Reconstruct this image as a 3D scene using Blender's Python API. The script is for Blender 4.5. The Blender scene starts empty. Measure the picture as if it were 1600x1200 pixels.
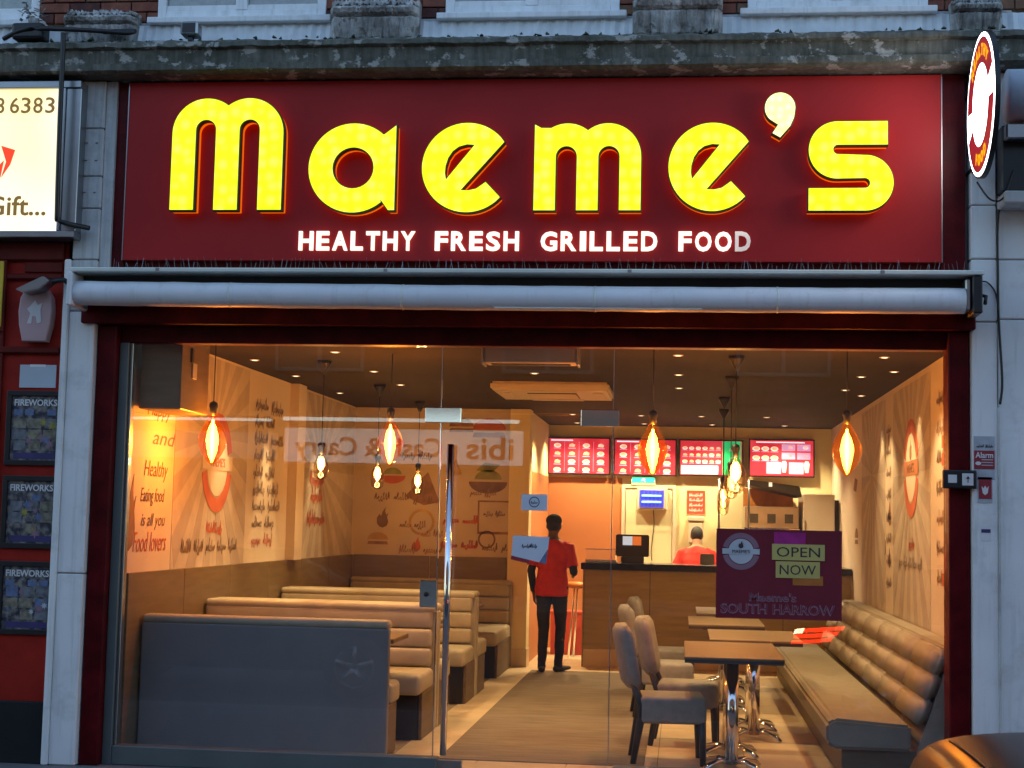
import bpy, bmesh, math, random
from mathutils import Vector, Matrix
random.seed(7)
scene = bpy.context.scene
COL = scene.collection
V = Vector
PI = math.pi

# ------------------------------------------------------------------ camera, sky, sun, exposure
cam_d = bpy.data.cameras.new("camera"); cam = bpy.data.objects.new("camera", cam_d); COL.objects.link(cam)
cam_d.sensor_width = 36.0; cam_d.lens = 54.0; cam_d.clip_start = 0.05; cam_d.clip_end = 400
R_, U_, F_ = V((.99368, .1101, .02191)), V((-.01181, -.09155, .99573)), V((-.11164, .9897, .08967))
mw = Matrix((R_, U_, -F_)).transposed().to_4x4(); mw.translation = V((0, -10, 1.6)); cam.matrix_world = mw
scene.camera = cam

world = bpy.data.worlds.new("World"); scene.world = world; world.use_nodes = True
wn = world.node_tree; wn.nodes.clear()
sky = wn.nodes.new("ShaderNodeTexSky"); sky.sky_type = 'NISHITA'; sky.sun_disc = False
sky.sun_elevation = math.radians(24); sky.sun_rotation = math.radians(20); sky.ozone_density = 2.0; sky.air_density = 1.2; sky.dust_density = .6
bg = wn.nodes.new("ShaderNodeBackground"); bg.inputs[1].default_value = 0.15
wo = wn.nodes.new("ShaderNodeOutputWorld")
wn.links.new(sky.outputs[0], bg.inputs[0]); wn.links.new(bg.outputs[0], wo.inputs[0])
sun_d = bpy.data.lights.new("sun", 'SUN'); sun_d.energy = 0.03; sun_d.angle = math.radians(15); sun_d.color = (1, .8, .6)
sun = bpy.data.objects.new("sun", sun_d); COL.objects.link(sun)
sun.rotation_euler = (math.radians(-66), 0, math.radians(-20))
vs = scene.view_settings; vs.view_transform = 'Standard'; vs.look = 'None'; vs.exposure = 1.15; vs.gamma = 1
cy = scene.cycles
cy.use_denoising = True; cy.max_bounces = 8; cy.diffuse_bounces = 4; cy.glossy_bounces = 4; cy.transparent_max_bounces = 24
cy.caustics_reflective = False; cy.caustics_refractive = False; cy.sample_clamp_indirect = 4; cy.sample_clamp_direct = 0

# ------------------------------------------------------------------ materials
MATS = {}
def pm(name, col, rough=.55, var=.12, scale=6, bump=0.0, metal=0.0, col2=None, bscale=None, spec=.5, stretch=None, thresh=None, coat=0):
    """procedural principled: noise mix of two colours + noise bump"""
    m = bpy.data.materials.new(name); m.use_nodes = True; nt = m.node_tree; b = nt.nodes["Principled BSDF"]
    b.inputs["Roughness"].default_value = rough; b.inputs["Metallic"].default_value = metal
    b.inputs["Specular IOR Level"].default_value = spec; b.inputs["Coat Weight"].default_value = coat
    tc = nt.nodes.new("ShaderNodeTexCoord"); src = tc.outputs["Object"]
    if stretch:
        mp = nt.nodes.new("ShaderNodeMapping"); mp.inputs["Scale"].default_value = stretch
        nt.links.new(src, mp.inputs[0]); src = mp.outputs[0]
    n = nt.nodes.new("ShaderNodeTexNoise"); n.inputs["Scale"].default_value = scale; n.inputs["Detail"].default_value = 6
    nt.links.new(src, n.inputs["Vector"])
    r = nt.nodes.new("ShaderNodeValToRGB")
    lo, hi = thresh or (.3, .7)
    r.color_ramp.elements[0].position = lo; r.color_ramp.elements[1].position = hi
    c2 = col2 or tuple(min(1, c * (1 + var)) for c in col); c1 = col if col2 else tuple(c * (1 - var) for c in col)
    r.color_ramp.elements[0].color = (*c1, 1); r.color_ramp.elements[1].color = (*c2, 1)
    nt.links.new(n.outputs["Fac"], r.inputs[0]); nt.links.new(r.outputs[0], b.inputs["Base Color"])
    if bump:
        n2 = nt.nodes.new("ShaderNodeTexNoise"); n2.inputs["Scale"].default_value = bscale or scale * 6; n2.inputs["Detail"].default_value = 4
        nt.links.new(src, n2.inputs["Vector"])
        bp = nt.nodes.new("ShaderNodeBump"); bp.inputs["Strength"].default_value = bump; bp.inputs["Distance"].default_value = .01
        nt.links.new(n2.outputs["Fac"], bp.inputs["Height"]); nt.links.new(bp.outputs[0], b.inputs["Normal"])
    MATS[name] = m
    return m
def smudge(m, k=.012):
    nt = m.node_tree; o = [n for n in nt.nodes if n.type == 'OUTPUT_MATERIAL'][0]; src = o.inputs[0].links[0].from_socket
    tc = nt.nodes.new("ShaderNodeTexCoord"); n = nt.nodes.new("ShaderNodeTexNoise"); n.inputs["Scale"].default_value = 2.2; n.inputs["Detail"].default_value = 8; n.inputs["Distortion"].default_value = .8
    rp = nt.nodes.new("ShaderNodeMapRange"); rp.inputs[1].default_value = .5; rp.inputs[2].default_value = .8; rp.inputs[3].default_value = 0; rp.inputs[4].default_value = k
    d = nt.nodes.new("ShaderNodeBsdfDiffuse"); d.inputs[0].default_value = (.7, .7, .7, 1); mx = nt.nodes.new("ShaderNodeMixShader")
    nt.links.new(tc.outputs["Object"], n.inputs["Vector"]); nt.links.new(n.outputs["Fac"], rp.inputs[0]); nt.links.new(rp.outputs[0], mx.inputs[0]); nt.links.new(src, mx.inputs[1]); nt.links.new(d.outputs[0], mx.inputs[2]); nt.links.new(mx.outputs[0], o.inputs[0])
    return m
def grime(name, col, dirt, rough=.5, amt=(.5, .72), scale=3, bump=.15, flake=None):
    """painted surface with run-down dirt streaks, blotches and (optionally) flaked patches"""
    m = pm(name, col, rough, .06, scale, bump); nt = m.node_tree; b = nt.nodes["Principled BSDF"]; L = nt.links
    src = b.inputs["Base Color"].links[0].from_socket; tc = [n for n in nt.nodes if n.type == 'TEX_COORD'][0]
    def layer(src, sc, det, lo, hi, c, k):
        mp = nt.nodes.new("ShaderNodeMapping"); mp.inputs["Scale"].default_value = sc; L.new(tc.outputs["Object"], mp.inputs[0])
        n = nt.nodes.new("ShaderNodeTexNoise"); n.inputs["Scale"].default_value = 1; n.inputs["Detail"].default_value = det; n.inputs["Roughness"].default_value = .65; L.new(mp.outputs[0], n.inputs["Vector"])
        rp = nt.nodes.new("ShaderNodeMapRange"); rp.inputs[1].default_value = lo; rp.inputs[2].default_value = hi; rp.inputs[4].default_value = k; L.new(n.outputs["Fac"], rp.inputs[0])
        mx = nt.nodes.new("ShaderNodeMix"); mx.data_type = 'RGBA'; L.new(rp.outputs[0], mx.inputs[0]); L.new(src, mx.inputs[6]); mx.inputs[7].default_value = (*c, 1)
        return mx.outputs[2]
    src = layer(src, (22, 22, 1.3), 6, amt[0], amt[1], dirt, .55)
    src = layer(src, (4, 4, 5), 8, amt[0] + .02, amt[1], dirt, .6)
    if flake: src = layer(src, (7, 7, 9), 9, .56, .6, flake, .85)
    L.new(src, b.inputs["Base Color"])
    return m
def em(name, col, strength, col2=None, scale=8, base=None):
    m = bpy.data.materials.new(name); m.use_nodes = True; nt = m.node_tree; b = nt.nodes["Principled BSDF"]
    b.inputs["Base Color"].default_value = (*(base or col), 1); b.inputs["Roughness"].default_value = .35
    b.inputs["Emission Strength"].default_value = strength * .5
    if col2:
        tc = nt.nodes.new("ShaderNodeTexCoord"); n = nt.nodes.new("ShaderNodeTexNoise"); n.inputs["Scale"].default_value = scale; n.inputs["Detail"].default_value = 1
        r = nt.nodes.new("ShaderNodeValToRGB"); r.color_ramp.elements[0].position = .38; r.color_ramp.elements[1].position = .66
        r.color_ramp.elements[0].color = (*col, 1); r.color_ramp.elements[1].color = (*col2, 1)
        nt.links.new(tc.outputs["Object"], n.inputs["Vector"]); nt.links.new(n.outputs["Fac"], r.inputs[0]); nt.links.new(r.outputs[0], b.inputs["Emission Color"])
    else:
        b.inputs["Emission Color"].default_value = (*col, 1)
    return m
def led(name, c1, c2, strength, scale=19):
    m = em(name, c1, strength); nt = m.node_tree; b = nt.nodes["Principled BSDF"]
    tc = nt.nodes.new("ShaderNodeTexCoord"); vo = nt.nodes.new("ShaderNodeTexVoronoi"); vo.inputs["Scale"].default_value = scale; vo.inputs["Randomness"].default_value = .45
    r = nt.nodes.new("ShaderNodeValToRGB"); r.color_ramp.interpolation = 'EASE'; r.color_ramp.elements[0].position = .0; r.color_ramp.elements[1].position = .62
    r.color_ramp.elements[0].color = (*c2, 1); r.color_ramp.elements[1].color = (*c1, 1)
    nt.links.new(tc.outputs["Object"], vo.inputs["Vector"]); nt.links.new(vo.outputs["Distance"], r.inputs[0]); nt.links.new(r.outputs[0], b.inputs["Emission Color"])
    return m
def bulb(name, tint, glow, k, mixf):
    m = glass(name, tint, .05); nt = m.node_tree; o = [n for n in nt.nodes if n.type == 'OUTPUT_MATERIAL'][0]; src = o.inputs[0].links[0].from_socket
    e = nt.nodes.new("ShaderNodeEmission"); e.inputs[0].default_value = (*glow, 1); e.inputs[1].default_value = k * .5
    a = nt.nodes.new("ShaderNodeAddShader"); nt.links.new(src, a.inputs[0]); nt.links.new(e.outputs[0], a.inputs[1]); nt.links.new(a.outputs[0], o.inputs[0])
    return m
def glass(name, tint=(.97, .98, .98), r0=.045, rough=0.0):
    m = bpy.data.materials.new(name); m.use_nodes = True; nt = m.node_tree; nt.nodes.clear()
    o = nt.nodes.new("ShaderNodeOutputMaterial"); mx = nt.nodes.new("ShaderNodeMixShader")
    t = nt.nodes.new("ShaderNodeBsdfTransparent"); t.inputs[0].default_value = (*tint, 1)
    g = nt.nodes.new("ShaderNodeBsdfGlossy"); g.inputs["Roughness"].default_value = rough; g.inputs[0].default_value = (1, 1, 1, 1)
    lw = nt.nodes.new("ShaderNodeLayerWeight"); lw.inputs[0].default_value = .5
    p = nt.nodes.new("ShaderNodeMath"); p.operation = 'POWER'; p.inputs[1].default_value = 5
    a = nt.nodes.new("ShaderNodeMath"); a.operation = 'MULTIPLY_ADD'; a.inputs[1].default_value = 1 - r0; a.inputs[2].default_value = r0
    nt.links.new(lw.outputs["Facing"], p.inputs[0]); nt.links.new(p.outputs[0], a.inputs[0])
    nt.links.new(a.outputs[0], mx.inputs[0]); nt.links.new(t.outputs[0], mx.inputs[1]); nt.links.new(g.outputs[0], mx.inputs[2]); nt.links.new(mx.outputs[0], o.inputs[0])
    return m

M = dict(
    burgundy=pm("burgundy_panel", (.4, .028, .03), .32, .06, 2, spec=.1),
    burgundy_wood=pm("burgundy_paint", (.085, .004, .006), .4, .35, 7, .15, spec=.12),
    letter_side=pm("letter_side", (.07, .068, .04), .4, .2, 5),
    yellow=led("yellow_light", (.74, .93, .0), (1, 1, .11), 1.1, 12),
    warmwhite_y=led("pale_yellow_light", (1, .9, .25), (1, .97, .55), 1.25),
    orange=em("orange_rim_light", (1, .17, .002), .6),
    white_l=em("white_light", (1, .86, .68), 1.0, (1, .94, .84), 6), white_dim=em("failing_white_light", (.62, .5, .46), .55, (.9, .8, .7), 10),
    awn_white=grime('awning_white', (.7, .72, .75), (.4, .4, .38), .45, (.54, .85), 3, .05),
    hood=pm("awning_hood_paint", (.66, .7, .64), .35, .1, 3),
    black=pm("black_metal", (.012, .012, .014), .4, .3, 8),
    darkgap=pm("dark_void", (.008, .008, .01), .9, .3, 8),
    stone=grime('weathered_cornice_stone', (.17, .17, .145), (.035, .04, .025), .9, (.4, .62), 4, .6, (.4, .4, .37)),
    stone2=grime('flaking_painted_stone', (.62, .63, .63), (.09, .085, .075), .9, (.4, .6), 8, .6, (.13, .12, .1)),
    moss=pm("moss_edge", (.05, .06, .028), .95, .4, 16, .8),
    pil=grime('painted_pilaster', (.8, .81, .8), (.42, .43, .41), .6, (.52, .8), 2.5, .1),
    pil_old=grime('worn_painted_stone', (.56, .57, .57), (.2, .2, .18), .75, (.46, .72), 4, .25, None),
    band=pm("ribbed_band", (.68, .72, .75), .55, .12, 9, .1),
    brick=pm("red_brick", (.16, .045, .03), .85, .4, 12, .5, col2=(.26, .09, .055)),
    brick2=pm("dark_brick", (.09, .03, .024), .85, .4, 12, .5),
    brick3=pm("brown_brick", (.2, .1, .06), .85, .3, 12, .5),
    mortar=pm("mortar", (.22, .2, .18), .95, .2, 20, .4),
    upvc=grime('white_upvc', (.82, .85, .87), (.4, .42, .4), .4, (.5, .8), 3, .02),
    net=pm("net_curtain", (.5, .56, .62), .8, .25, 5, .3, stretch=(6, 1, 1)),
    alu=pm("grey_aluminium", (.13, .16, .16), .4, .08, 4, metal=.3),
    chrome=pm("chrome", (.75, .75, .76), .08, .03, 4, metal=1),
    steel=pm("brushed_steel", (.32, .34, .36), .28, .1, 5, metal=.9),
    pane=smudge(glass("window_glass")),
    amber=bulb("amber_bulb_glass", (1, .58, .14), (1, .24, .015), .1, 0),
    smoke=bulb("smoked_bulb_glass", (.74, .62, .48), (1, .4, .1), .02, 0),
    clear=glass("clear_glass", (.95, .97, .97), .05),
    filament=em("filament", (1, .66, .26), 26),
    lamp_disc=em("downlight_lens", (1, .8, .5), 2.6),
    paving=pm("paving", (.13, .13, .13), .85, .25, 3, .3),
    asphalt=pm("asphalt", (.05, .05, .052), .85, .3, 30, .5),
    kerb=pm("kerb_granite", (.22, .22, .21), .85, .2, 9, .3),
    cream=pm("cream_wallpaper", (.66, .58, .48), .7, .05, 2),
    wallyel=pm("cream_wall_paint", (.78, .68, .42), .7, .05, 2),
    peach=pm("peach_wall", (.44, .17, .06), .6, .05, 1.5),
    wains=pm("brown_laminate", (.165, .12, .065), .45, .15, 3, .05, stretch=(1, 1, 8)),
    ceilg=pm("brown_ceiling", (.04, .031, .018), .75, .1, 2, spec=.08),
    tile=pm("cream_floor_tile", (.57, .46, .31), .35, .12, 4),
    grout=pm("tile_grout", (.26, .21, .16), .9, .1, 10),
    mat=pm("entrance_carpet", (.15, .115, .08), .95, .15, 3, .6, col2=(.23, .18, .125), stretch=(1, 5, 1), bscale=120),
    fabric=pm("taupe_leatherette", (.36, .325, .24), .5, .1, 8, .12, bscale=90),
    greyback=pm("blue_grey_panel", (.21, .205, .21), .45, .06, 3, spec=.3),
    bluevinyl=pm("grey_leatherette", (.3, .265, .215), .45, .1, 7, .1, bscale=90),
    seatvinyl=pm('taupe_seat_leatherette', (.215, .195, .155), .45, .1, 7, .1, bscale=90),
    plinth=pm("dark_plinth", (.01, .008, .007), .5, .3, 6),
    sidewood=pm("bench_end_wood", (.11, .075, .04), .5, .2, 4, .05, stretch=(1, 1, 9)),
    oak=pm("oak_table_top", (.15, .108, .06), .5, .2, 4, .05, stretch=(1, 8, 1)),
    oak_edge=pm("table_edge", (.05, .045, .045), .5, .2, 6),
    chairfab=pm("grey_chair_fabric", (.24, .235, .225), .7, .12, 20, .2, bscale=160),
    chairleg=pm("black_chair_wood", (.012, .01, .009), .4, .3, 8),
    counter=pm("counter_laminate", (.3, .23, .115), .4, .15, 3, stretch=(1, 1, 8)),
    worktop=pm("black_worktop", (.012, .011, .012), .18, .3, 9),
    acwhite=pm("ivory_plastic", (.62, .55, .45), .4, .05, 3),
    red_shirt=pm("red_tshirt", (.55, .025, .018), .8, .2, 9, .3, bscale=30),
    blackcloth=pm("black_cloth", (.014, .014, .016), .85, .4, 10, .3, bscale=40),
    skin=pm("brown_skin", (.1, .05, .03), .5, .15, 12),
    skin2=pm("tan_skin", (.4, .22, .14), .5, .12, 12),
    hair=pm("black_hair", (.012, .01, .009), .6, .4, 30, .5),
    shoe=pm("black_shoe", (.015, .014, .014), .45, .3, 9),
    print_red=pm("print_red", (.5, .12, .05), .7, .12, 6),
    print_brown=pm("print_brown", (.26, .14, .075), .7, .3, 9),
    print_dark=pm("print_dark", (.17, .1, .06), .7, .3, 9),
    print_green=pm("print_green", (.24, .25, .11), .7, .3, 9),
    print_ochre=pm("print_ochre", (.46, .3, .12), .7, .25, 9),
    rays_a=pm("ray_print_dark", (.4, .34, .29), .7, .12, 7, col2=(.46, .4, .34)),
    rays_b=pm("ray_print_light", (.52, .46, .39), .7, .1, 7),
    collage=pm("collage_paper", (.5, .41, .32), .7, .1, 3, col2=(.58, .49, .39)),
    paper=pm("white_paper", (.62, .68, .78), .7, .05, 5),
    poster=pm("plum_poster", (.19, .028, .042), .5, .08, 3, spec=.1),
    magenta=pm("magenta_print", (.35, .02, .2), .4, .3, 8),
    orange_p=pm("orange_print", (.45, .16, .03), .4, .2, 8),
    lime=pm("pale_yellow_print", (.52, .46, .14), .5, .06, 5),
    ink=pm("black_ink", (.03, .028, .03), .6, .2, 6),
    firework_tan=pm("poster_tan_tile", (.1, .085, .06), .4, .4, 25, col2=(.32, .29, .22)),
    palegrey_d=pm("poster_grey_tile", (.16, .17, .19), .4, .4, 25),
    palegrey=pm("pale_blue_print", (.5, .56, .62), .45, .06, 5),
    lilac=pm("lilac_print", (.26, .15, .2), .5, .1, 6),
    red_paint=pm("red_shop_paint", (.34, .02, .012), .5, .2, 5, .1, spec=.15),
    red_dark=pm("dark_red_wood", (.12, .014, .01), .5, .3, 5, .1, spec=.15),
    lightbox=em("neighbour_lightbox", (1, .8, .38), 1.0, (1, .97, .9), 1.1),
    signred=em("lit_red_print", (1, .05, .01), .9),
    signbrown=em("lit_brown_print", (.25, .15, .03), .5),
    yellowpaint=pm("yellow_board", (.7, .5, .03), .5, .1, 5),
    oval_white=em("oval_white_light", (1, .97, .95), 8),
    oval_red=em("oval_red_light", (.3, .012, .022), .8),
    oval_orange=em("oval_orange_light", (1, .42, .0), .95),
    bellbox=pm("alarm_box_plastic", (.5, .33, .33), .45, .06, 5),
    bellprint=pm("alarm_box_print", (.62, .6, .6), .5, .06, 5),
    blue_roll=pm("pale_blue_roller", (.66, .72, .8), .4, .06, 4),
    stick_red=pm("sticker_red", (.3, .03, .045), .4, .12, 9),
    stick_grey=pm("sticker_grey", (.42, .46, .5), .4, .12, 14),
    white=pm("white_print", (.7, .7, .7), .5, .06, 6),
    cable=pm("black_cable", (.012, .012, .013), .5, .2, 8),
    screen_red=em("menu_screen_red", (.5, .015, .03), .95, (.62, .05, .07), 5),
    screen_green=em("menu_screen_green", (.01, .42, .12), .85, (.03, .55, .2), 9),
    screen_lilac=em("menu_screen_lilac", (.62, .32, .55), .8),
    screen_white=em("menu_screen_white", (.75, .8, .95), .95),
    screen_food=em("menu_screen_food", (.75, .42, .2), .85, (.9, .72, .55), 30),
    screen_cream=em("menu_screen_cream", (.9, .78, .62), .85),
    exitgreen=em("exit_sign_green", (.02, .75, .35), 1.6),
    uvblue=em("insect_lamp_tube", (.15, .35, 1), 5),
    bluebox=em("insect_lamp_glow", (.03, .05, .55), .8),
    doorpale=pm("pale_kitchen_door", (.68, .66, .45), .5, .05, 3),
    notice_red=pm("red_notice", (.5, .05, .03), .5, .1, 6),
    till_screen=em("till_label", (.6, .75, .9), .6),
    till_orange=em("till_label_orange", (.8, .2, .03), .6),
    carpaint=pm("dark_car_paint", (.02, .014, .012), .3, .2, 3, spec=.3),
    carglass=pm("car_glass", (.01, .012, .014), .25, .1, 3),
    tyre=pm("tyre_rubber", (.015, .015, .015), .85, .2, 20, .3),
    rim=pm("alloy_rim", (.6, .6, .62), .25, .05, 6, metal=.9),
    tail=em("tail_light_red", (1, .03, .01), 9),
    tailwhite=em("tail_light_clear", (1, .8, .5), 14),
    opp_sign=em("opposite_board_glow", (.6, .85, .85), .75, (.75, .95, .95), .6, base=(.75, .78, .78)), opp_sign2=pm("opposite_cream_board", (.5, .45, .35), .6, .15, 1.5),  # cash and carry board: own glow added to the strip light on it
    opp_tube=em("opposite_strip_light", (.75, .95, .9), 2.6),
    opp_blue=pm("sign_purple_letters", (.03, .02, .12), .5, .1, 5),
    opp_red=pm("sign_red_letters", (.35, .02, .02), .5, .1, 5),
    opp_frame=pm('opposite_frame_dusk', (.16, .16, .16), .7, .1, 3),  # white frames, dusk put into their colour to dim the mirrored image
    opp_brick=pm("opposite_brick", (.14, .07, .05), .9, .3, 5),
    opp_shop=pm("opposite_shopfront", (.04, .045, .05), .5, .3, 2),
    firework=pm("poster_collage", (.03, .03, .05), .35, .3, 22, col2=(.3, .28, .24), thresh=(.42, .7)),
    firework_glow=pm("poster_yellow_burst", (.3, .26, .06), .4, .3, 25),
    firework_blue=pm("poster_blue_tile", (.12, .17, .3), .4, .3, 25),
    posterblue=pm("poster_purple_strip", (.05, .04, .14), .4, .2, 8),
    oven=pm("oven_steel", (.4, .32, .22), .3, .15, 4, metal=.6),
    hoodwood=pm("dark_hood", (.05, .035, .02), .5, .3, 6),
    redbin=pm("red_crate_plastic", (.45, .06, .03), .5, .15, 5),
)

# ------------------------------------------------------------------ object helpers
def setp(o, label=None, cat=None, group=None, kind=None):
    if label: o["label"] = label
    if cat: o["category"] = cat
    if group: o["group"] = group
    if kind: o["kind"] = kind
    return o
def link(name, me, mat=None, parent=None):
    o = bpy.data.objects.new(name, me); COL.objects.link(o)
    if mat is not None:
        if len(me.materials) == 0: me.materials.append(mat)
        else: me.materials[0] = mat
    if parent is not None:
        o.parent = parent; o.matrix_parent_inverse = parent.matrix_basis.inverted()
    return o
def thing(name, label, cat, loc=(0, 0, 0), group=None):
    o = bpy.data.objects.new(name, None); COL.objects.link(o); o.location = loc; o.empty_display_size = .1
    return setp(o, label, cat, group)
def smooth(me, on=True):
    for p in me.polygons: p.use_smooth = on
def mesh(name, verts, faces, mat=None, parent=None, sm=False):
    me = bpy.data.meshes.new(name); me.from_pydata([tuple(v) for v in verts], [], faces); me.update()
    bm = bmesh.new(); bm.from_mesh(me); bmesh.ops.recalc_face_normals(bm, faces=bm.faces); bm.to_mesh(me); bm.free()
    if sm: smooth(me)
    return link(name, me, mat, parent)
def boxme(x0, x1, y0, y1, z0, z1, bev=0.0, seg=2):
    bm = bmesh.new(); bmesh.ops.create_cube(bm, size=1)
    for v in bm.verts:
        v.co = V(((x0 + x1) / 2 + v.co.x * (x1 - x0), (y0 + y1) / 2 + v.co.y * (y1 - y0), (z0 + z1) / 2 + v.co.z * (z1 - z0)))
    if bev: bmesh.ops.bevel(bm, geom=list(bm.edges), offset=bev, segments=seg, affect='EDGES', profile=.5)
    return bm
def box(name, x0, x1, y0, y1, z0, z1, mat, parent=None, bev=0.0, seg=2, sm=False):
    bm = boxme(x0, x1, y0, y1, z0, z1, bev, seg); me = bpy.data.meshes.new(name); bm.to_mesh(me); bm.free()
    if sm: smooth(me)
    return link(name, me, mat, parent)
def boxes(name, lst, mat, parent=None, bev=0.0):
    out = bpy.data.meshes.new(name); acc = bmesh.new()
    for b in lst:
        bm = boxme(*b, bev); t = bpy.data.meshes.new("t"); bm.to_mesh(t); bm.free(); acc.from_mesh(t); bpy.data.meshes.remove(t)
    acc.to_mesh(out); acc.free()
    return link(name, out, mat, parent)
def extr(name, pts, dirv, mat, parent=None, bev=0, sm=False):
    """prism: planar polygon pts (3-D) extruded along dirv"""
    n = len(pts); d = V(dirv); vs_ = [V(p) for p in pts] + [V(p) + d for p in pts]
    fs = [list(range(n))[::-1], [n + i for i in range(n)]] + [[i, (i + 1) % n, n + (i + 1) % n, n + i] for i in range(n)]
    o = mesh(name, vs_, fs, mat, parent)
    if bev:
        bm = bmesh.new(); bm.from_mesh(o.data); bmesh.ops.bevel(bm, geom=list(bm.edges), offset=bev, segments=2, affect='EDGES'); bm.to_mesh(o.data); bm.free()
    return o
def frames(pts):
    out = []
    for i in range(len(pts)):
        a = pts[max(0, i - 1)]; b = pts[min(len(pts) - 1, i + 1)]; t = (b - a).normalized()
        out.append(t)
    return out
def tube_geo(pts, radii, n=12, side=V((1, 0, 0)), caps=True):
    pts = [V(p) for p in pts]; ts = frames(pts); vs_ = []; fs = []
    if not isinstance(radii, (list, tuple)): radii = [radii] * len(pts)
    s0 = side
    for p, t, r in zip(pts, ts, radii):
        s = s0 - t * s0.dot(t)
        if s.length < 1e-3: s = V((0, 1, 0)) - t * t.y
        s.normalize(); u = t.cross(s)
        ra, rb = r if isinstance(r, (tuple, list)) else (r, r)
        for k in range(n):
            a = 2 * PI * k / n; vs_.append(p + s * math.cos(a) * ra + u * math.sin(a) * rb)
    for i in range(len(pts) - 1):
        for k in range(n):
            fs.append([i * n + k, i * n + (k + 1) % n, (i + 1) * n + (k + 1) % n, (i + 1) * n + k])
    if caps: fs += [list(range(n))[::-1], [(len(pts) - 1) * n + k for k in range(n)]]
    return vs_, fs
def tube(name, pts, radii, mat, parent=None, n=12, side=V((1, 0, 0)), sm=True):
    v, f = tube_geo(pts, radii, n, side); return mesh(name, v, f, mat, parent, sm)
def arc_curve(pts, n=6):
    """Catmull-Rom through points"""
    P = [V(p) for p in pts]; P = [P[0]] + P + [P[-1]]; out = []
    for i in range(1, len(P) - 2):
        for k in range(n):
            t = k / n; a, b, c, d = P[i - 1], P[i], P[i + 1], P[i + 2]
            out.append(.5 * ((2 * b) + (c - a) * t + (2 * a - 5 * b + 4 * c - d) * t * t + (3 * b - a - 3 * c + d) * t ** 3))
    return out + [P[-2]]
def lathe(name, prof, mat, parent=None, n=20, loc=(0, 0, 0), sm=True):
    vs_ = []; fs = []; L = V(loc)
    for r, z in prof:
        for k in range(n): vs_.append(L + V((r * math.cos(2 * PI * k / n), r * math.sin(2 * PI * k / n), z)))
    for i in range(len(prof) - 1):
        for k in range(n): fs.append([i * n + k, i * n + (k + 1) % n, (i + 1) * n + (k + 1) % n, (i + 1) * n + k])
    if prof[0][0] > 1e-4: fs.append(list(range(n))[::-1])
    if prof[-1][0] > 1e-4: fs.append([(len(prof) - 1) * n + k for k in range(n)])
    return mesh(name, vs_, fs, mat, parent, sm)
AX = {'front': (V((1, 0, 0)), V((0, 0, 1))), 'left': (V((0, 1, 0)), V((0, 0, 1))), 'right': (V((0, -1, 0)), V((0, 0, 1))), 'opp': (V((-1, 0, 0)), V((0, 0, 1)))}
def curve_mesh(name, splines, depth, mat, parent=None, origin=(0, 0, 0), ax='front', bevel=0):
    """filled 2-D outlines (with holes), front face at origin plane, extruded backwards by depth"""
    cu = bpy.data.curves.new(name, 'CURVE'); cu.dimensions = '2D'; cu.fill_mode = 'BOTH'; cu.extrude = depth / 2; cu.bevel_depth = bevel
    for pts in splines:
        s = cu.splines.new('POLY'); s.points.add(len(pts) - 1)
        for p, q in zip(s.points, pts): p.co = (q[0], q[1], 0, 1)
        s.use_cyclic_u = True
    return bake2d(name, cu, depth, mat, parent, origin, ax)
def bake2d(name, cu, depth, mat, parent, origin, ax):
    t = bpy.data.objects.new("tmp", cu); COL.objects.link(t)
    dg = bpy.context.evaluated_depsgraph_get(); me = bpy.data.meshes.new_from_object(t.evaluated_get(dg)); bpy.data.objects.remove(t); bpy.data.curves.remove(cu)
    xd, ud = AX[ax] if isinstance(ax, str) else ax; nd = xd.cross(ud); O = V(origin)
    for v in me.vertices:
        c = v.co.copy(); v.co = O + xd * c.x + ud * c.y + nd * (c.z - depth / 2)
    me.name = name; me.materials.clear(); smooth(me, False)
    return link(name, me, mat, parent)
def text(name, s, size, origin, mat, parent=None, ax='front', depth=.002, bold=0.0, align='LEFT', shear=0.0, width=None, sx=1.0, valign='TOP_BASELINE', height=None):
    cu = bpy.data.curves.new(name, 'FONT'); cu.body = s; cu.size = size; cu.extrude = depth / 2; cu.offset = bold; cu.align_x = align; cu.shear = shear
    cu.resolution_u = 3
    t = bpy.data.objects.new("tmp", cu); COL.objects.link(t)
    dg = bpy.context.evaluated_depsgraph_get(); me = bpy.data.meshes.new_from_object(t.evaluated_get(dg)); bpy.data.objects.remove(t); bpy.data.curves.remove(cu)
    if not me.vertices: return None
    xs = [v.co.x for v in me.vertices]; ys = [v.co.y for v in me.vertices]
    k = sx if width is None else width / max(1e-6, (max(xs) - min(xs)))
    off = {'LEFT': min(xs), 'CENTER': (min(xs) + max(xs)) / 2, 'RIGHT': max(xs)}[align]
    ky = 1 if height is None else height / (max(ys) - min(ys))
    xd, ud = AX[ax] if isinstance(ax, str) else ax; nd = xd.cross(ud); O = V(origin)
    for v in me.vertices:
        c = v.co.copy(); v.co = O + xd * (c.x - off) * k + ud * c.y * ky + nd * (c.z - depth / 2)
    me.name = name; me.materials.clear()
    return link(name, me, mat, parent)
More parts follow.
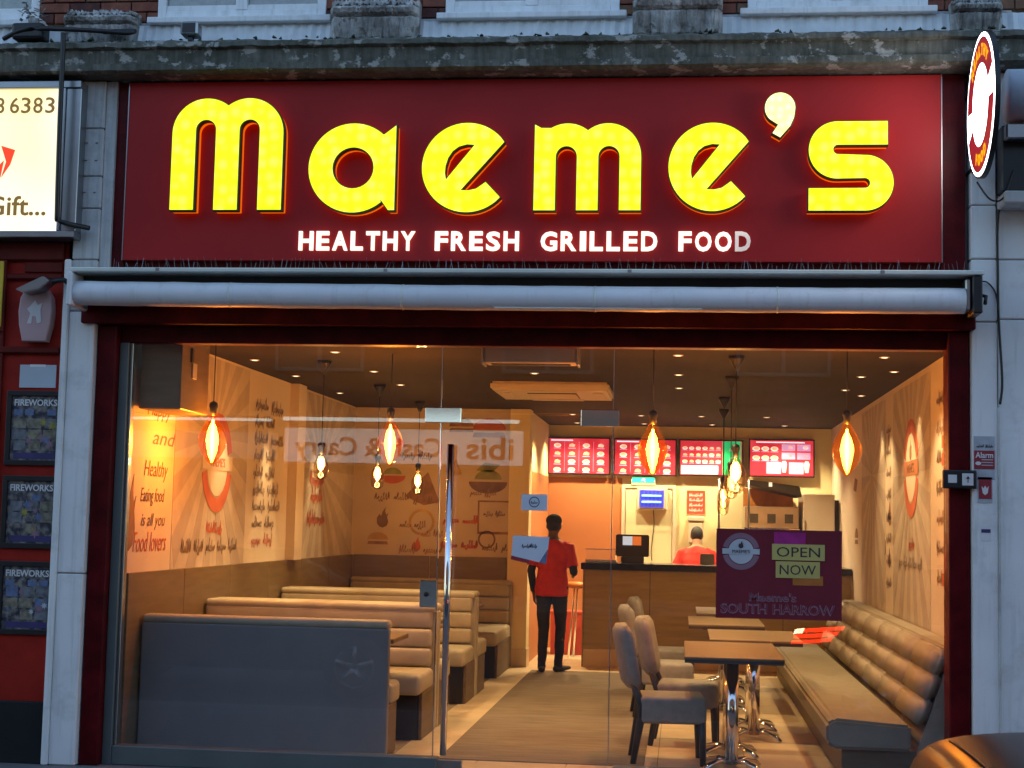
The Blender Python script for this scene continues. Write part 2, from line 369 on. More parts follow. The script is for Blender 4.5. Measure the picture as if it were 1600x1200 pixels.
def ribbon(name, lines, w, origin, mat, parent=None, ax='front'):
    """flat printed strokes: list of 2-D polylines"""
    xd, ud = AX[ax] if isinstance(ax, str) else ax; O = V(origin); vs_ = []; fs = []
    for L in lines:
        L = [V((p[0], p[1])) for p in L]; b = len(vs_)
        for i, p in enumerate(L):
            t = (L[min(i + 1, len(L) - 1)] - L[max(i - 1, 0)]); t = t.normalized() if t.length else V((1, 0)); nn = V((-t.y, t.x)) * w * .5 * (.6 + .4 * math.sin(i * 1.7))
            for q in (p + nn, p - nn): vs_.append(O + xd * q.x + ud * q.y)
        for i in range(len(L) - 1): fs.append([b + 2 * i, b + 2 * i + 1, b + 2 * i + 3, b + 2 * i + 2])
    me = bpy.data.meshes.new(name); me.from_pydata([tuple(v) for v in vs_], [], fs); me.update()
    return link(name, me, mat, parent)
def scribble(name, width, h, origin, mat, parent, ax, seed, w=.012, words=2):
    rnd = random.Random(seed); lines = []; x = 0; ww = width / (words + (words - 1) * .25)
    for k in range(words):
        L = []; n = max(4, int(ww / (h * .32)))
        for i in range(n):
            hh = h * (.45 if rnd.random() < .6 else 1.0) * rnd.uniform(.8, 1.1); dn = -h * .35 if rnd.random() < .2 else 0
            x0 = x + ww * i / n; d = ww / n
            L += [(x0, rnd.uniform(0, .1) * h + dn), (x0 + d * .55, hh), (x0 + d * .65, hh * .8), (x0 + d * .6, rnd.uniform(0, .1) * h)]
        lines.append([(p.x, p.y) for p in arc_curve([(a, b, 0) for a, b in L], 2)]); x += ww * 1.25
    return ribbon(name, lines, w, origin, mat, parent, ax)
def ngon2(cx, cy, r, n=32, a0=0, a1=2 * PI, ry=None):
    full = abs(a1 - a0 - 2 * PI) < 1e-6; m = n if full else n + 1
    return [(cx + r * math.cos(a0 + (a1 - a0) * k / n), cy + (ry or r) * math.sin(a0 + (a1 - a0) * k / n)) for k in range(m)]
def flat(name, splines, origin, mat, parent, ax='front', depth=.002):
    return curve_mesh(name, splines, depth, mat, parent, origin, ax)
def ring_arc(r0, r1, a0, a1, n=24):
    return ngon2(0, 0, r1, n, a0, a1) + ngon2(0, 0, r0, n, a0, a1)[::-1]
FLAME = [(0, -.5), (.2, -.42), (.3, -.2), (.22, .05), (.3, .25), (.18, .15), (.12, .32), (.14, .55), (-.02, .3), (-.08, .08), (-.16, .2), (-.3, .0), (-.3, -.28), (-.16, -.45)]
def emblem(parent, origin, r, ax, m_ring, m_disc, m_text, m_band=None, words=True):
    """round emblem: ring broken by a band, pale disc, flame, name"""
    xd, ud = AX[ax] if isinstance(ax, str) else ax; nd = xd.cross(ud); O = V(origin)
    flat("emblem_disc", [ngon2(0, 0, r * .68, 40)], O + nd * .002, m_disc, parent, ax)
    flat("emblem_ring", [ring_arc(r * .72, r, math.radians(14), math.radians(166))], O + nd * .002, m_ring, parent, ax)
    flat("emblem_ring", [ring_arc(r * .72, r, math.radians(194), math.radians(346))], O + nd * .002, m_ring, parent, ax)
    flat("emblem_band", [[(-r, -r * .15), (r, -r * .15), (r, r * .15), (-r, r * .15)]], O + nd * .0045, m_band or m_disc, parent, ax)
    flat("emblem_flame", [[(a * r * .45, b * r * .4 + r * .36) for a, b in FLAME]], O + nd * .006, m_text, parent, ax)
    if words: text("emblem_name", "MAEME'S", r * .26, O + nd * .007 + ud * (-r * .09), m_text, parent, ax, align='CENTER', width=r * .95)

# ================================================================== LARGE STRUCTURE
def structure(o): return setp(o, kind='structure')
structure(box("road", -60, 60, -20.6, -3.4, -.4, -.17, M['asphalt']))
structure(box("pavement", -60, 60, -3.25, -.02, -.4, -.05, M['paving']))
structure(box("far_pavement", -60, 60, -24, -20.6, -.4, -.05, M['paving']))
structure(box("ground", -150, 150, -150, 150, -.6, -.42, M['asphalt']))
kerb = structure(box("kerb", -60, 60, -3.4, -3.25, -.4, -.05, M['kerb'], bev=.01))

# shop interior shell
fl = structure(box("shop_floor", -3.75, 1.88, .04, 10.0, -.3, -.006, M['grout']))
for i in range(10):
    for j in range(17):
        x0 = -3.75 + i * .6; x1 = min(x0 + .594, 1.88); y0 = .06 + j * .6; y1 = min(y0 + .594, 10)
        if x1 - x0 < .05 or y1 - y0 < .05: continue
        if -1.62 < x0 and x1 < -.22 and y0 > .5 and y1 < 6.9: continue
        if x1 < -1.95 and (y0 < 6.5): continue
        if y0 > 7.4 and x0 > -1.1: continue
        box("tile", x0, x1, y0, y1, -.005, 0, M['tile'], fl)
structure(box("shop_ceiling", -3.75, 1.88, .12, 10.0, 2.88, 2.98, M['ceilg']))
wl = structure(box("wall_left", -3.95, -3.75, .12, 10.2, -.3, 2.98, M['cream']))
wr = structure(box("wall_right", 1.88, 2.08, .12, 10.2, -.3, 2.98, M['cream']))
wb = structure(box("wall_back", -3.75, 1.88, 10.0, 10.2, -.3, 2.98, M['wallyel']))
wbl = structure(box("wall_booth_end", -3.75, -1.95, 7.3, 7.5, -.3, 2.878, M['collage']))
wpl = structure(box("wall_passage", -1.95, -1.75, 7.52, 9.998, -.3, 2.878, M['wallyel']))
box("peach_panel", -1.749, -1.742, 7.53, 9.98, 0, 2.2, M['peach'], wpl)
wf = structure(box("wall_above_shopfront", -3.95, 2.08, .0, .118, 2.78, 4.98, M['pil_old']))
structure(box("upper_floor", -9, 8, .14, 10.2, 2.99, 4.9, M['mortar']))

# wainscot boards, prints on the left wall
for k in range(6):
    y0 = .13 + k * 1.19; box("wainscot_board", -3.749, -3.725, y0, y0 + 1.18, 0, 1.2, M['wains'], wl, .003, 1)
for k in range(2):
    x0 = -3.72 + k * .88; box("wainscot_board", x0, x0 + .87, 7.276, 7.299, 0, 1.2, M['wains'], wbl, .003, 1)
box("wall_pier", -3.75, -3.66, 4.33, 4.62, 1.2, 2.877, M['cream'], wl)
def ray_panel(wall, ax, origin, w, h, logo_c=None, logo_r=.38, seed=1, vanish=None):
    """printed panel: rays spreading from a centre; each ray is a flat wedge on the sheet"""
    xd, ud = AX[ax]; nd = xd.cross(ud); O = V(origin)
    P = [O, O + xd * w, O + xd * w + ud * h, O + ud * h]
    sheet = extr("print_sheet", [p + nd * .004 for p in P], -nd * .003, M['rays_b'], wall)
    c = vanish or (w / 2, h * .62); n = 18
    def clip(a):
        dx, dy = math.cos(a), math.sin(a); ts_ = []
        if dx > 1e-6: ts_.append((w - c[0]) / dx)
        if dx < -1e-6: ts_.append(-c[0] / dx)
        if dy > 1e-6: ts_.append((h - c[1]) / dy)
        if dy < -1e-6: ts_.append(-c[1] / dy)
        t = min(ts_); return (c[0] + dx * t, c[1] + dy * t)
    for k in range(0, n):
        a0 = 2 * PI * k / n; a1 = a0 + PI / n; q0, q1 = clip(a0), clip(a1)
        flat("print_ray", [[(c[0], c[1]), q0, q1]], O + nd * .0055, M['rays_a'], sheet, ax, .001)
    return sheet
s1 = ray_panel(wl, 'left', (-3.75, 1.03, 1.2), 1.9, 1.66)
emblem(s1, (-3.743, 2.08, 2.03), .4, 'left', M['print_red'], M['cream'], M['print_red'], M['cream'])
scribble("hand_lettering", .42, .09, (-3.742, 1.85, 1.47), M['print_red'], s1, 'left', 5, .02, 1)
scribble("hand_lettering", 1.45, .1, (-3.742, 1.25, 1.32), M['print_dark'], s1, 'left', 6, .016, 5)
s2 = ray_panel(wl, 'left', (-3.75, 4.66, 1.2), 2.6, 1.66, vanish=(1.0, .9))
for k, (z, w) in enumerate(((1.95, .6), (1.78, .5), (1.55, .75))):
    scribble("hand_lettering", w, .13, (-3.742, 5.5 - w / 2, z), M['print_red'], s2, 'left', 20 + k, .035, 1)
for k, (tx, z, y, sz) in enumerate((("Happy", 2.3, .42, .15), ("and", 2.1, .55, .15), ("Healthy", 1.87, .4, .16), ("Eating food", 1.69, .35, .14), ("is all you", 1.52, .38, .13))):
    text("hand_lettering", tx, sz, (-3.746, y, z), M['print_dark'], wl, 'left', .001, shear=.3, width=.5)
text("hand_lettering", "Food lovers", .2, (-3.746, .24, 1.34), M['print_red'], wl, 'left', .001, shear=.3, width=.68)
for k in range(9):
    scribble("hand_lettering", random.Random(k).uniform(.6, 1.0), .1, (-3.746, 3.15, 2.56 - k * .15), M['print_dark'] if k < 8 else M['print_red'], wl, 'left', 40 + k, .017, 2)
flat("flame_print", [[(a * .35, b * .5) for a, b in FLAME]], (-3.746, .16, 1.6), M['print_brown'], wl, 'left')

# collage on the wall behind the booths
def motif(kind, x, z, s, mat, wall=wbl, y=7.298, ax='front'):
    o = (x, y, z) if ax == 'front' else (y, x, z)
    if kind == 'bowl':
        flat("food_print", [ngon2(0, 0, s, 16, PI, 2 * PI, s * .6)], o, mat, wall, ax); flat("food_print", [ngon2(0, s * .12, s * .7, 16, 0, PI, s * .5)], o, M['print_green'], wall, ax)
    elif kind == 'bun':
        flat("food_print", [ngon2(0, s * .1, s, 16, 0, PI, s * .7)], o, mat, wall, ax); flat("food_print", [[(-s, -s * .35), (s, -s * .35), (s * .9, -s * .05), (-s * .9, -s * .05)]], o, M['print_brown'], wall, ax)
    elif kind == 'flame': flat("flame_print", [[(a * s * 1.6, b * s * 1.6) for a, b in FLAME]], o, mat, wall, ax)
    elif kind == 'ring': flat("food_print", [ngon2(0, 0, s, 24), ngon2(0, 0, s * .8, 24)[::-1]], o, mat, wall, ax)
    elif kind == 'slice': flat("food_print", [[(-s, -s * .4), (s * .3, s), (s, -s * .7), (.1 * s, -s * .9)]], o, mat, wall, ax)
    elif kind == 'note':
        flat("note_print", [[(-s, -s), (s, -s), (s, s), (-s, s)], [(-s * .9, -s * .85), (-s * .9, s * .9), (s * .85, s * .9), (s * .85, -s * .85)]], o, mat, wall, ax)
        scribble("hand_lettering", s * 1.3, s * .3, (x - s * .65, y - .001, z + s * .1), M['print_dark'], wall, ax, int(x * 100), .01, 2)
    elif kind == 'leaf': flat("leaf_print", [[(-s, -s * .3), (-.3 * s, s * .35), (s, s * .2), (.3 * s, -s * .45)]], o, mat, wall, ax)
for k, (kd, x, z, s, mt) in enumerate((('bun', -2.52, 2.66, .14, 'print_brown'), ('bun', -2.2, 2.62, .19, 'print_red'), ('slice', -3.3, 2.55, .13, 'print_red'), ('slice', -2.95, 1.95, .2, 'print_brown'),
        ('bowl', -2.2, 2.05, .22, 'print_dark'), ('note', -2.12, 1.65, .19, 'print_brown'), ('flame', -3.4, 1.62, .14, 'print_dark'), ('ring', -2.95, 1.58, .15, 'print_ochre'), ('bun', -3.45, 1.36, .12, 'print_ochre'),
        ('flame', -3.0, 1.33, .1, 'print_red'), ('ring', -2.2, 1.4, .1, 'print_dark'), ('leaf', -2.2, 2.22, .14, 'print_green'), ('bowl', -3.3, 2.1, .15, 'print_red'), ('slice', -2.6, 2.2, .1, 'print_ochre'))):
    motif(kd, x, z, s, M[mt])
for k, (x, z, w, mt) in enumerate(((-3.5, 1.83, .4, 'print_dark'), (-3.05, 1.8, .3, 'print_dark'), (-3.2, 1.52, .3, 'print_dark'), (-2.95, 1.42, .25, 'print_brown'), (-3.2, 1.24, .5, 'print_brown'), (-2.7, 1.58, .4, 'print_red'), (-2.25, 1.28, .4, 'print_dark'), (-2.72, 1.3, .42, 'print_red'), (-3.2, 2.3, .35, 'print_dark'), (-2.4, 1.9, .3, 'print_brown'))):
    scribble("hand_lettering", w, .08, (x, 7.297, z), M[mt], wbl, 'front', 70 + k, .014 if mt != 'print_red' else .025, 2)

# right wall prints
s3 = ray_panel(wr, 'right', (1.88, 4.15, .85), 2.1, 1.98)
emblem(s3, (1.873, 3.03, 2.12), .41, 'right', M['print_red'], M['cream'], M['print_brown'], M['orange_p'])
scribble("hand_lettering", .3, .1, (1.872, 3.15, 1.46), M['print_red'], s3, 'right', 8, .03, 1)
scribble("hand_lettering", 1.3, .1, (1.872, 3.75, 1.3), M['print_dark'], s3, 'right', 9, .016, 5)
s4 = ray_panel(wr, 'right', (1.88, 6.6, .85), 1.9, 1.98, vanish=(.9, 1.3))
for k in range(7):
    scribble("hand_lettering", .45, .09, (1.876, 1.75, 2.55 - k * .22), M['print_brown'] if k in (1, 4, 6) else M['print_dark'], wr, 'right', 90 + k, .02, 1)
for k, z in enumerate((2.25, 2.12, 1.25)): box("red_print_block", 1.872, 1.879, 1.28, 1.5, z - .04, z + .05, M['print_red'], wr)
for k in range(8):
    scribble("hand_lettering", .32, .08, (1.876, 4.6, 2.5 - k * .2), M['print_dark'], wr, 'right', 120 + k, .018, 1)
for k, (y, z, s, kd) in enumerate(((4.45, 2.45, .1, 'flame'), (4.4, 1.75, .12, 'slice'), (4.42, 1.35, .11, 'flame'), (4.75, 1.45, .09, 'ring'), (7.2, 2.1, .2, 'leaf'), (7.1, 1.5, .15, 'bun'), (5.0, 1.2, .1, 'bun'))):
    motif(kd, y, z, s, M['print_brown'], wr, 1.876, 'right')

# entrance pillar by the passage, back-wall colour panel
pil = setp(box("pillar", -1.949, -1.72, 7.2, 7.5, .0, 2.877, M['wallyel'], bev=.006), "cream square pillar between the booths and the counter passage", "pillar")
box("skirting", -1.955, -1.712, 7.19, 7.51, 0, .2, M['tile'], pil, .003)
box("peach_panel", -1.75, -.79, 9.985, 9.999, 0, 2.2, M['peach'], wb)

# ------------------------------------------------------------------ upper storey, cornice
bld = thing("terraced_building", "red brick upper storey with white windows above the mossy stone cornice", "building", (0, 0, 4.9))
box("backing_wall", -9, 8, .03, .139, 4.985, 7.2, M['mortar'], bld)
wins = ((-5.75, -4.5), (-3.645, -2.46), (-1.635, -.46), (.385, 1.55))
bme = {k: None for k in range(3)}
piers = ((-4.5, -3.645), (-2.46, -1.635), (-.46, .385), (1.55, 2.6))
for a, b in piers:
    for r in range(9):
        z0 = 4.99 + r * .075; x = a + (.0 if r % 2 else -.11)
        while x < b - .02:
            x0 = max(x, a); x1 = min(x + .212, b - .004)
            if x1 - x0 > .04:
                box("brick", x0, x1, .0, .06, z0, z0 + .065, random.choice([M['brick'], M['brick'], M['brick2'], M['brick3']]), bld, .003, 1)
            x += .222
for a, b in wins:
    w = box("window", a + .002, b - .002, .045, .06, 5.0, 7.0, M['net'], bld)
    m_ = (a + b) / 2
    boxes("window_frame", [(a, a + .06, -.01, .044, 5.0, 7.0), (b - .06, b, -.01, .044, 5.0, 7.0), (a + .06, b - .06, -.01, .044, 5.0, 5.06), (m_ - .04, m_ + .04, -.012, .044, 5.06, 7.0)], M['upvc'], w, .006)
    boxes("sash_bead", [(a + .06, m_ - .04, .0, .04, 5.06, 5.10), (m_ + .04, b - .06, .0, .04, 5.06, 5.10)], M['upvc'], w, .004)
    box("pane", a + .06, b - .06, .02, .026, 5.1, 7.0, M['clear'], w)
    box("window_sill", a - .05, b + .05, -.08, .044, 4.955, 4.998, M['upvc'], w, .006)
# ribbed lead band under the sills
v = []; f = []
n = 330
for k in range(n + 1):
    x = -6.4 + 10.6 * k / n; y = -.03 + (.012 if k % 2 else 0) + .004 * math.sin(k * 1.3)
    v += [(x, y, 4.955), (x, y - .05, 4.78)]
for k in range(n): f.append([2 * k, 2 * k + 1, 2 * k + 3, 2 * k + 2])
mesh("ribbed_band", v, f, M['band'], bld)
# weathered cornice: profile swept along X with uneven edges
prof = [(0, 4.79), (-.16, 4.775), (-.27, 4.765), (-.315, 4.742), (-.32, 4.71), (-.285, 4.698), (-.28, 4.605), (-.305, 4.6), (-.305, 4.556), (-.27, 4.54), (-.12, 4.535), (0, 4.53)]
v = []; f = []; n = 420; rr = random.Random(3); q = len(prof); jit = [[0, 0] for _ in prof]
for k in range(n + 1):
    x = -6.5 + 11 * k / n
    for i, (y, z) in enumerate(prof):
        jit[i][0] = jit[i][0] * .6 + rr.uniform(-1, 1) * .004; jit[i][1] = jit[i][1] * .6 + rr.uniform(-1, 1) * (.004 if i < 5 else .0015)
        v.append((x, y + jit[i][0], z + jit[i][1]))
for k in range(n):
    for i in range(q - 1): f.append([k * q + i, k * q + i + 1, (k + 1) * q + i + 1, (k + 1) * q + i])
mesh("cornice", v, f, M['stone'], bld)
# clumps of moss and debris on the ledge (one joined growth)
v = []; f = []
for k in range(420):
    x = rr.uniform(-6.3, 4.3); y = rr.uniform(-.3, -.06); z = 4.768; s = rr.uniform(.005, .016); b0 = len(v)
    v += [(x - s, y - s, z), (x + s, y - s, z), (x + s, y + s, z), (x - s, y + s, z), (x + rr.uniform(-s, s), y, z + s * rr.uniform(.6, 2.2))]
    f += [[b0, b0 + 1, b0 + 4], [b0 + 1, b0 + 2, b0 + 4], [b0 + 2, b0 + 3, b0 + 4], [b0 + 3, b0, b0 + 4]]
setp(mesh("moss", v, f, M['moss'], bld), kind='stuff')
def bracket(x0, x1, z0, z1):
    """crumbling corbel: rough cap slab, rolled neck and a body of worn vertical lobes"""
    rr2 = random.Random(int(x0 * 100)); h = z1 - z0; w = x1 - x0
    prof_ = [(.0, z0), (-.1, z0), (-.115, z0 + .1 * h), (-.14, z0 + .35 * h), (-.15, z0 + .52 * h), (-.13, z0 + .6 * h), (-.17, z0 + .65 * h), (-.185, z0 + .74 * h), (-.175, z0 + .8 * h), (-.12, z0 + .84 * h), (-.15, z0 + .9 * h), (-.14, z1), (.0, z1)]
    n = 60; v = []; f = []; q = len(prof_)
    for k in range(n + 1):
        s_ = k / n; edge = min(s_, 1 - s_) * w
        for i_, (y, z) in enumerate(prof_):
            lob = .022 * abs(math.sin(s_ * PI * 5)) if 1 < i_ < 5 else (.012 * abs(math.sin(s_ * PI * 9)) if 5 < i_ < 9 else 0)
            if i_ in (0, q - 1): v.append((x0 + w * s_, y, z)); continue
            y2 = y - lob + max(0, .035 - edge) * 1.6 + rr2.uniform(-.005, .005); top = rr2.uniform(-.02, .008) if i_ >= q - 3 else rr2.uniform(-.003, .003)
            v.append((x0 + w * s_, y2, z + top))
    for k in range(n):
        for i_ in range(q - 1): f.append([k * q + i_, k * q + i_ + 1, (k + 1) * q + i_ + 1, (k + 1) * q + i_])
    f += [list(range(q)), [n * q + i_ for i_ in range(q)]]
    mesh("stone_bracket", v, f, M['stone2'], bld)
for a in ((-4.27, -3.76, 4.79, 5.03), (-2.40, -1.80, 4.79, 5.075), (-.37, .22, 4.79, 5.1), (1.68, 2.0, 4.79, 5.02)): bracket(*a)

# ------------------------------------------------------------------ pilasters
def pilaster(name, label, x0, x1, y0, z_list, mats):
    t = thing(name, label, "pilaster", ((x0 + x1) / 2, y0, -.05)); prev = z_list[0]
    for k, z in enumerate(z_list[1:]):
        box("stone_block", x0, x1, y0, .0, prev + .004, z - .004, mats[k], t, .006, 1); prev = z
    box("joint_backing", x0 + .008, x1 - .008, y0 + .008, -.001, z_list[0], z_list[-1], M['mortar'], t)
    return t
pl = pilaster("pilaster", "pale painted pilaster with worn blocks left of the burgundy sign", -4.115, -3.935, -.15, (-.05, 1.2, 2.95, 3.30, 3.65, 3.87, 4.2, 4.53), [M['pil'], M['pil'], M['pil_old'], M['pil_old'], M['pil_old'], M['pil_old'], M['pil_old']])
box("edge_strip", -4.16, -4.116, -.17, -.02, -.05, 3.3, M['pil'], pl, .008, 1)
box("pilaster_flank", -3.934, -3.86, -.13, -.0, 3.22, 4.53, M['pil_old'], pl, .004, 1)
for z in (4.1, 3.98, 3.76):
    for x in (-4.05, -3.98): lathe("bolt_hole", [(.0, -.001), (.009, -.001), (.009, .001)], M['black'], pl, 8, (x, -.152, z))
pr = pilaster("pilaster", "white painted pilaster with stickers right of the shopfront", 1.79, 1.945, -.15, (-.05, 2.92, 3.32, 3.665, 4.02, 4.53), [M['pil']] * 5)
pilaster("pilaster", "white flat pilaster behind the black cable at the right edge", 1.955, 2.6, -.13, (-.05, 2.94, 3.32, 3.665, 4.02, 4.53), [M['pil']] * 5)

# ------------------------------------------------------------------ shopfront
sf = thing("shopfront", "burgundy framed shopfront with large glass panes and grey metal sill", "shopfront", (-1, 0, -.05))
box("post", -3.93, -3.8, -.1, .1, -.05, 2.86, M['burgundy_wood'], sf, .006, 1)
box("post", 1.655, 1.785, -.1, .1, -.05, 2.86, M['burgundy_wood'], sf, .006, 1)
box("header", -3.799, 1.654, -.02, .11, 2.755, 2.99, M['burgundy_wood'], sf, .004, 1)
box("header_board", -4.02, 1.81, -.19, -.021, 2.865, 3.19, M['burgundy_wood'], sf, .008, 1)
box("grey_jamb", -3.799, -3.735, -.03, .08, -.05, 2.754, M['alu'], sf, .004, 1)
box("grey_jamb", -3.734, -3.715, .0, .06, .075, 2.754, M['steel'], sf, .003, 1)
box("bottom_rail", -3.734, -1.56, -.03, .08, -.05, .075, M['alu'], sf, .006, 1)
box("bottom_rail", -.43, 1.654, -.03, .08, -.05, .06, M['alu'], sf, .006, 1)
box("door_sill", -1.559, -.431, -.03, .3, -.06, -.001, M['tile'], sf)
box("window_pane", -3.712, -1.60, .01, .022, .076, 2.75, M['pane'], sf)
box("window_pane", -.455, 1.652, .01, .022, .061, 2.75, M['pane'], sf)
box("transom_pane", -1.592, -.463, .01, .022, 2.315, 2.75, M['pane'], sf)
for x in (-1.596, -.459): box("glass_edge", x - .003, x + .003, .009, .023, .08, 2.75, M['chrome'], sf)
# glass door
gd = thing("glass_door", "frameless glass door with long chrome pull handle", "door", (-1.03, .01, 0))
box("door_pane", -1.59, -.465, .01, .022, .012, 2.305, M['pane'], gd)
tube("pull_handle", [(-1.515, -.06, .1), (-1.515, -.06, 2.1)], .022, M['chrome'], gd, 16)
for z in (.3, 1.9): tube("handle_stud", [(-1.515, -.045, z), (-1.515, .012, z)], .012, M['chrome'], gd, 10)
box("patch_fitting", -1.70, -1.46, -.004, .036, 2.245, 2.345, M['chrome'], gd, .004, 1)
box("patch_fitting", -.67, -.42, -.004, .036, 2.235, 2.345, M['chrome'], gd, .004, 1)
box("lock_plate", -1.705, -1.592, -.006, .038, 1.035, 1.21, M['chrome'], gd, .004, 1)
box("floor_patch", -1.58, -1.40, -.004, .036, .005, .06, M['steel'], gd, .004, 1)
tube("lock_cylinder", [(-1.66, -.02, 1.12), (-1.66, .03, 1.12)], .016, M['black'], gd, 12)

# ------------------------------------------------------------------ main sign
sg = thing("shop_sign", "burgundy shop sign with glowing yellow letters reading Maeme's", "shop sign", (-1.05, 0, 3.3))
box("sign_panel", -3.775, 1.615, -.13, -.07, 3.30, 4.52, M['burgundy'], sg, .003, 1)
for a, b in ((-3.89, -3.776), (1.616, 1.765)): box("side_panel", a, b, -.1, -.02, 3.2, 4.53, M['burgundy_wood'], sg, .004, 1)
box("top_board", -3.775, 1.615, -.09, -.02, 4.521, 4.534, M['burgundy_wood'], sg)
box("bottom_board", -3.775, 1.615, -.08, -.02, 3.2, 3.299, M['burgundy_wood'], sg)
box("sign_seam", -3.777, -3.771, -.134, -.128, 3.3, 4.52, M['steel'], sg)
box("sign_seam", 1.611, 1.617, -.134, -.128, 3.3, 4.52, M['steel'], sg)
Y_FACE = -.25
def lt(pts, second):
    if second: return [(-.922 + .00152063 * u, 4.4896 - .0015617 * w) for u, w in pts]
    return [(-3.511 + .00160875 * u, 4.5167 - .00160625 * w) for u, w in pts]
def circ(cx, cy, r, a0, a1, n=24): # image-space angles in degrees, y down
    return [(cx + r * math.cos(math.radians(a0 + (a1 - a0) * k / n)), cy + r * math.sin(math.radians(a0 + (a1 - a0) * k / n))) for k in range(n + 1)]
def m_shape(x0, x1, y0, y1, st, ctop, spur):
    w = x1 - x0; h = y1 - y0; r = .31 * w; cyy = y0 + r; va = math.degrees(math.acos(.19 / .31))
    P = [(x0, y1)]
    P += ([(x0, y0 + 4), (x0 + .06 * w, y0 + .05 * h)] + circ(x0 + r, cyy, r, 240, 360 - va, 14)) if spur else circ(x0 + r, cyy, r, 180, 360 - va, 18)
    P += circ(x1 - r, cyy, r, 180 + va, 360, 18) + [(x1, y1)]
    s = st * w; g = (w - 3 * s) / 2
    for k in (1, 0):
        a = x0 + s + k * (g + s); b = a + g; rr_ = g / 2; cyc = y0 + ctop * h + rr_
        P += [(b, y1)] + circ(a + rr_, cyc, rr_, 0, -180, 14) + [(a, y1)]
    return [P]
A = circ(825, 385, 185, 50, 320, 44)
a_sp = [[(1000, 210), (1000, 560), (975, 560), (940, 512)] + A + [(945, 252)], circ(825, 385, 86, 0, 360, 32)[:-1]]
def e_shape(dx, dy, k=1.0):
    o = [(1450, 280), (1275, 479), (1308, 480), (1340, 473), (1378, 446), (1430, 500)] + circ(1300, 385, 184, 42, 318, 44)
    c = [(1215, 436), (1210, 408), (1212, 378), (1222, 345), (1240, 317), (1265, 298), (1298, 289), (1331, 291)]
    return [[((x - 1300) * k + 1300 + dx, (y - 385) * k + 385 + dy) for x, y in s] for s in (o, c)]
s_sp = [[(1435, 194), (1435, 290)] + circ(1232, 310, 20, 270, 90, 12) + circ(1345, 448, 114, -90, 90, 26) + [(1112, 562), (1112, 471)] + circ(1343, 449, 21, 90, -90, 12) + circ(1230, 312, 118, 90, 270, 26)]
ap_sp = [circ(992, 135, 63, 130, 375, 24) + [(1050, 175), (1035, 210), (993, 258), (962, 240), (985, 205)]]
LET = [(m_shape(58, 528, 90, 558, .21, .19, False), 0, 'yellow'), (a_sp, 0, 'yellow'), (e_shape(-5, 0), 0, 'yellow'),
       (m_shape(-42, 412, 195, 560, .2, .26, True), 1, 'yellow'), (e_shape(-588, -5), 1, 'yellow'), (ap_sp, 1, 'warmwhite_y'), (s_sp, 1, 'yellow')]
for sp, sec, mt in LET:
    sp = [lt(p, sec) for p in sp]
    root = curve_mesh("letter", sp, .016, M[mt], sg, (0, Y_FACE, 0), 'front')
    curve_mesh("letter_return", sp, .05, M['letter_side'], root, (0, Y_FACE + .012, 0), 'front', .007)
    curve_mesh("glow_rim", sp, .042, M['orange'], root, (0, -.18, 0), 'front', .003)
words = (("HEALTHY", -2.557, -1.775), ("FRESH", -1.642, -1.087), ("GRILLED", -.944, -.186), ("FOOD", -.05, .411))
BOLD = .005
for wd, a, b in words:
    wts = {'I': .42, 'H': 1.08, 'G': 1.12, 'O': 1.15, 'D': 1.08, 'E': .95, 'L': .9, 'F': .92, 'S': 1.0, 'R': 1.06, 'A': 1.12, 'T': 1.0, 'Y': 1.05}
    gap = .24; tot = sum(wts[c] for c in wd) + gap * (len(wd) - 1); x = a; k = (b - a) / tot
    for i, c in enumerate(wd):
        text("small_letter", c, .17, (x, -.155, 3.372), M['white_l'] if not (wd == "FOOD" and i == 3) else M['white_dim'], sg, 'front', .02, BOLD, width=wts[c] * k, height=.128)
        x += (wts[c] + gap) * k
# bird spikes on the ledge below the sign
v = []; f = []; rr = random.Random(5)
for k in range(190):
    x = -3.85 + 5.6 * k / 190 + rr.uniform(-.01, .01); h = rr.uniform(.055, .1); tx = rr.uniform(-.025, .025); ty = rr.uniform(-.04, .02); y = -.26; b0 = len(v); s = .0013
    v += [(x - s, y, 3.20), (x + s, y, 3.20), (x, y + s * 2, 3.20), (x + tx - s * .6, y + ty, 3.2 + h), (x + tx + s * .6, y + ty, 3.2 + h), (x + tx, y + ty + s, 3.2 + h)]
    f += [[b0, b0 + 1, b0 + 4, b0 + 3], [b0 + 1, b0 + 2, b0 + 5, b0 + 4], [b0 + 2, b0, b0 + 3, b0 + 5]]
bs = thing("bird_spikes", "thin wire bird spikes standing along the awning top", "bird spikes", (-1, -.25, 3.2))
setp(mesh("wire_spikes", v, f, M['steel'], bs), kind='stuff')
box("spike_base", -3.85, 1.75, -.275, -.245, 3.196, 3.2, M['steel'], bs)

# ------------------------------------------------------------------ awning
aw = thing("awning", "rolled white awning in its cassette below the sign", "awning", (-1.1, -.2, 2.9))
box("hood_panel", -3.99, 1.81, -.48, -.195, 3.165, 3.194, M['hood'], aw, .006, 1)
box("cassette_back", -3.97, 1.79, -.3, -.195, 3.0, 3.164, M['black'], aw)
pts = []
for k in range(15):
    a = math.radians(90 + 300 * k / 14); pts.append((-3.965, -.4 + .075 * math.cos(a), 3.03 + .075 * math.sin(a)))
RA = random.Random(21); pa = []; ra = []
for k in range(61):
    u = k / 60; pa.append((-3.965 + 5.665 * u, -.41 + RA.uniform(-.0012, .0012), 3.033 - .021 * u - .007 * math.sin(PI * u) + RA.uniform(-.0012, .0012))); ra.append((.078 + RA.uniform(-.0012, .0012), .08 + RA.uniform(-.0012, .0012)))
roll = tube("awning_roll", pa, ra, M['awn_white'], aw, 28, V((0, 1, 0)))
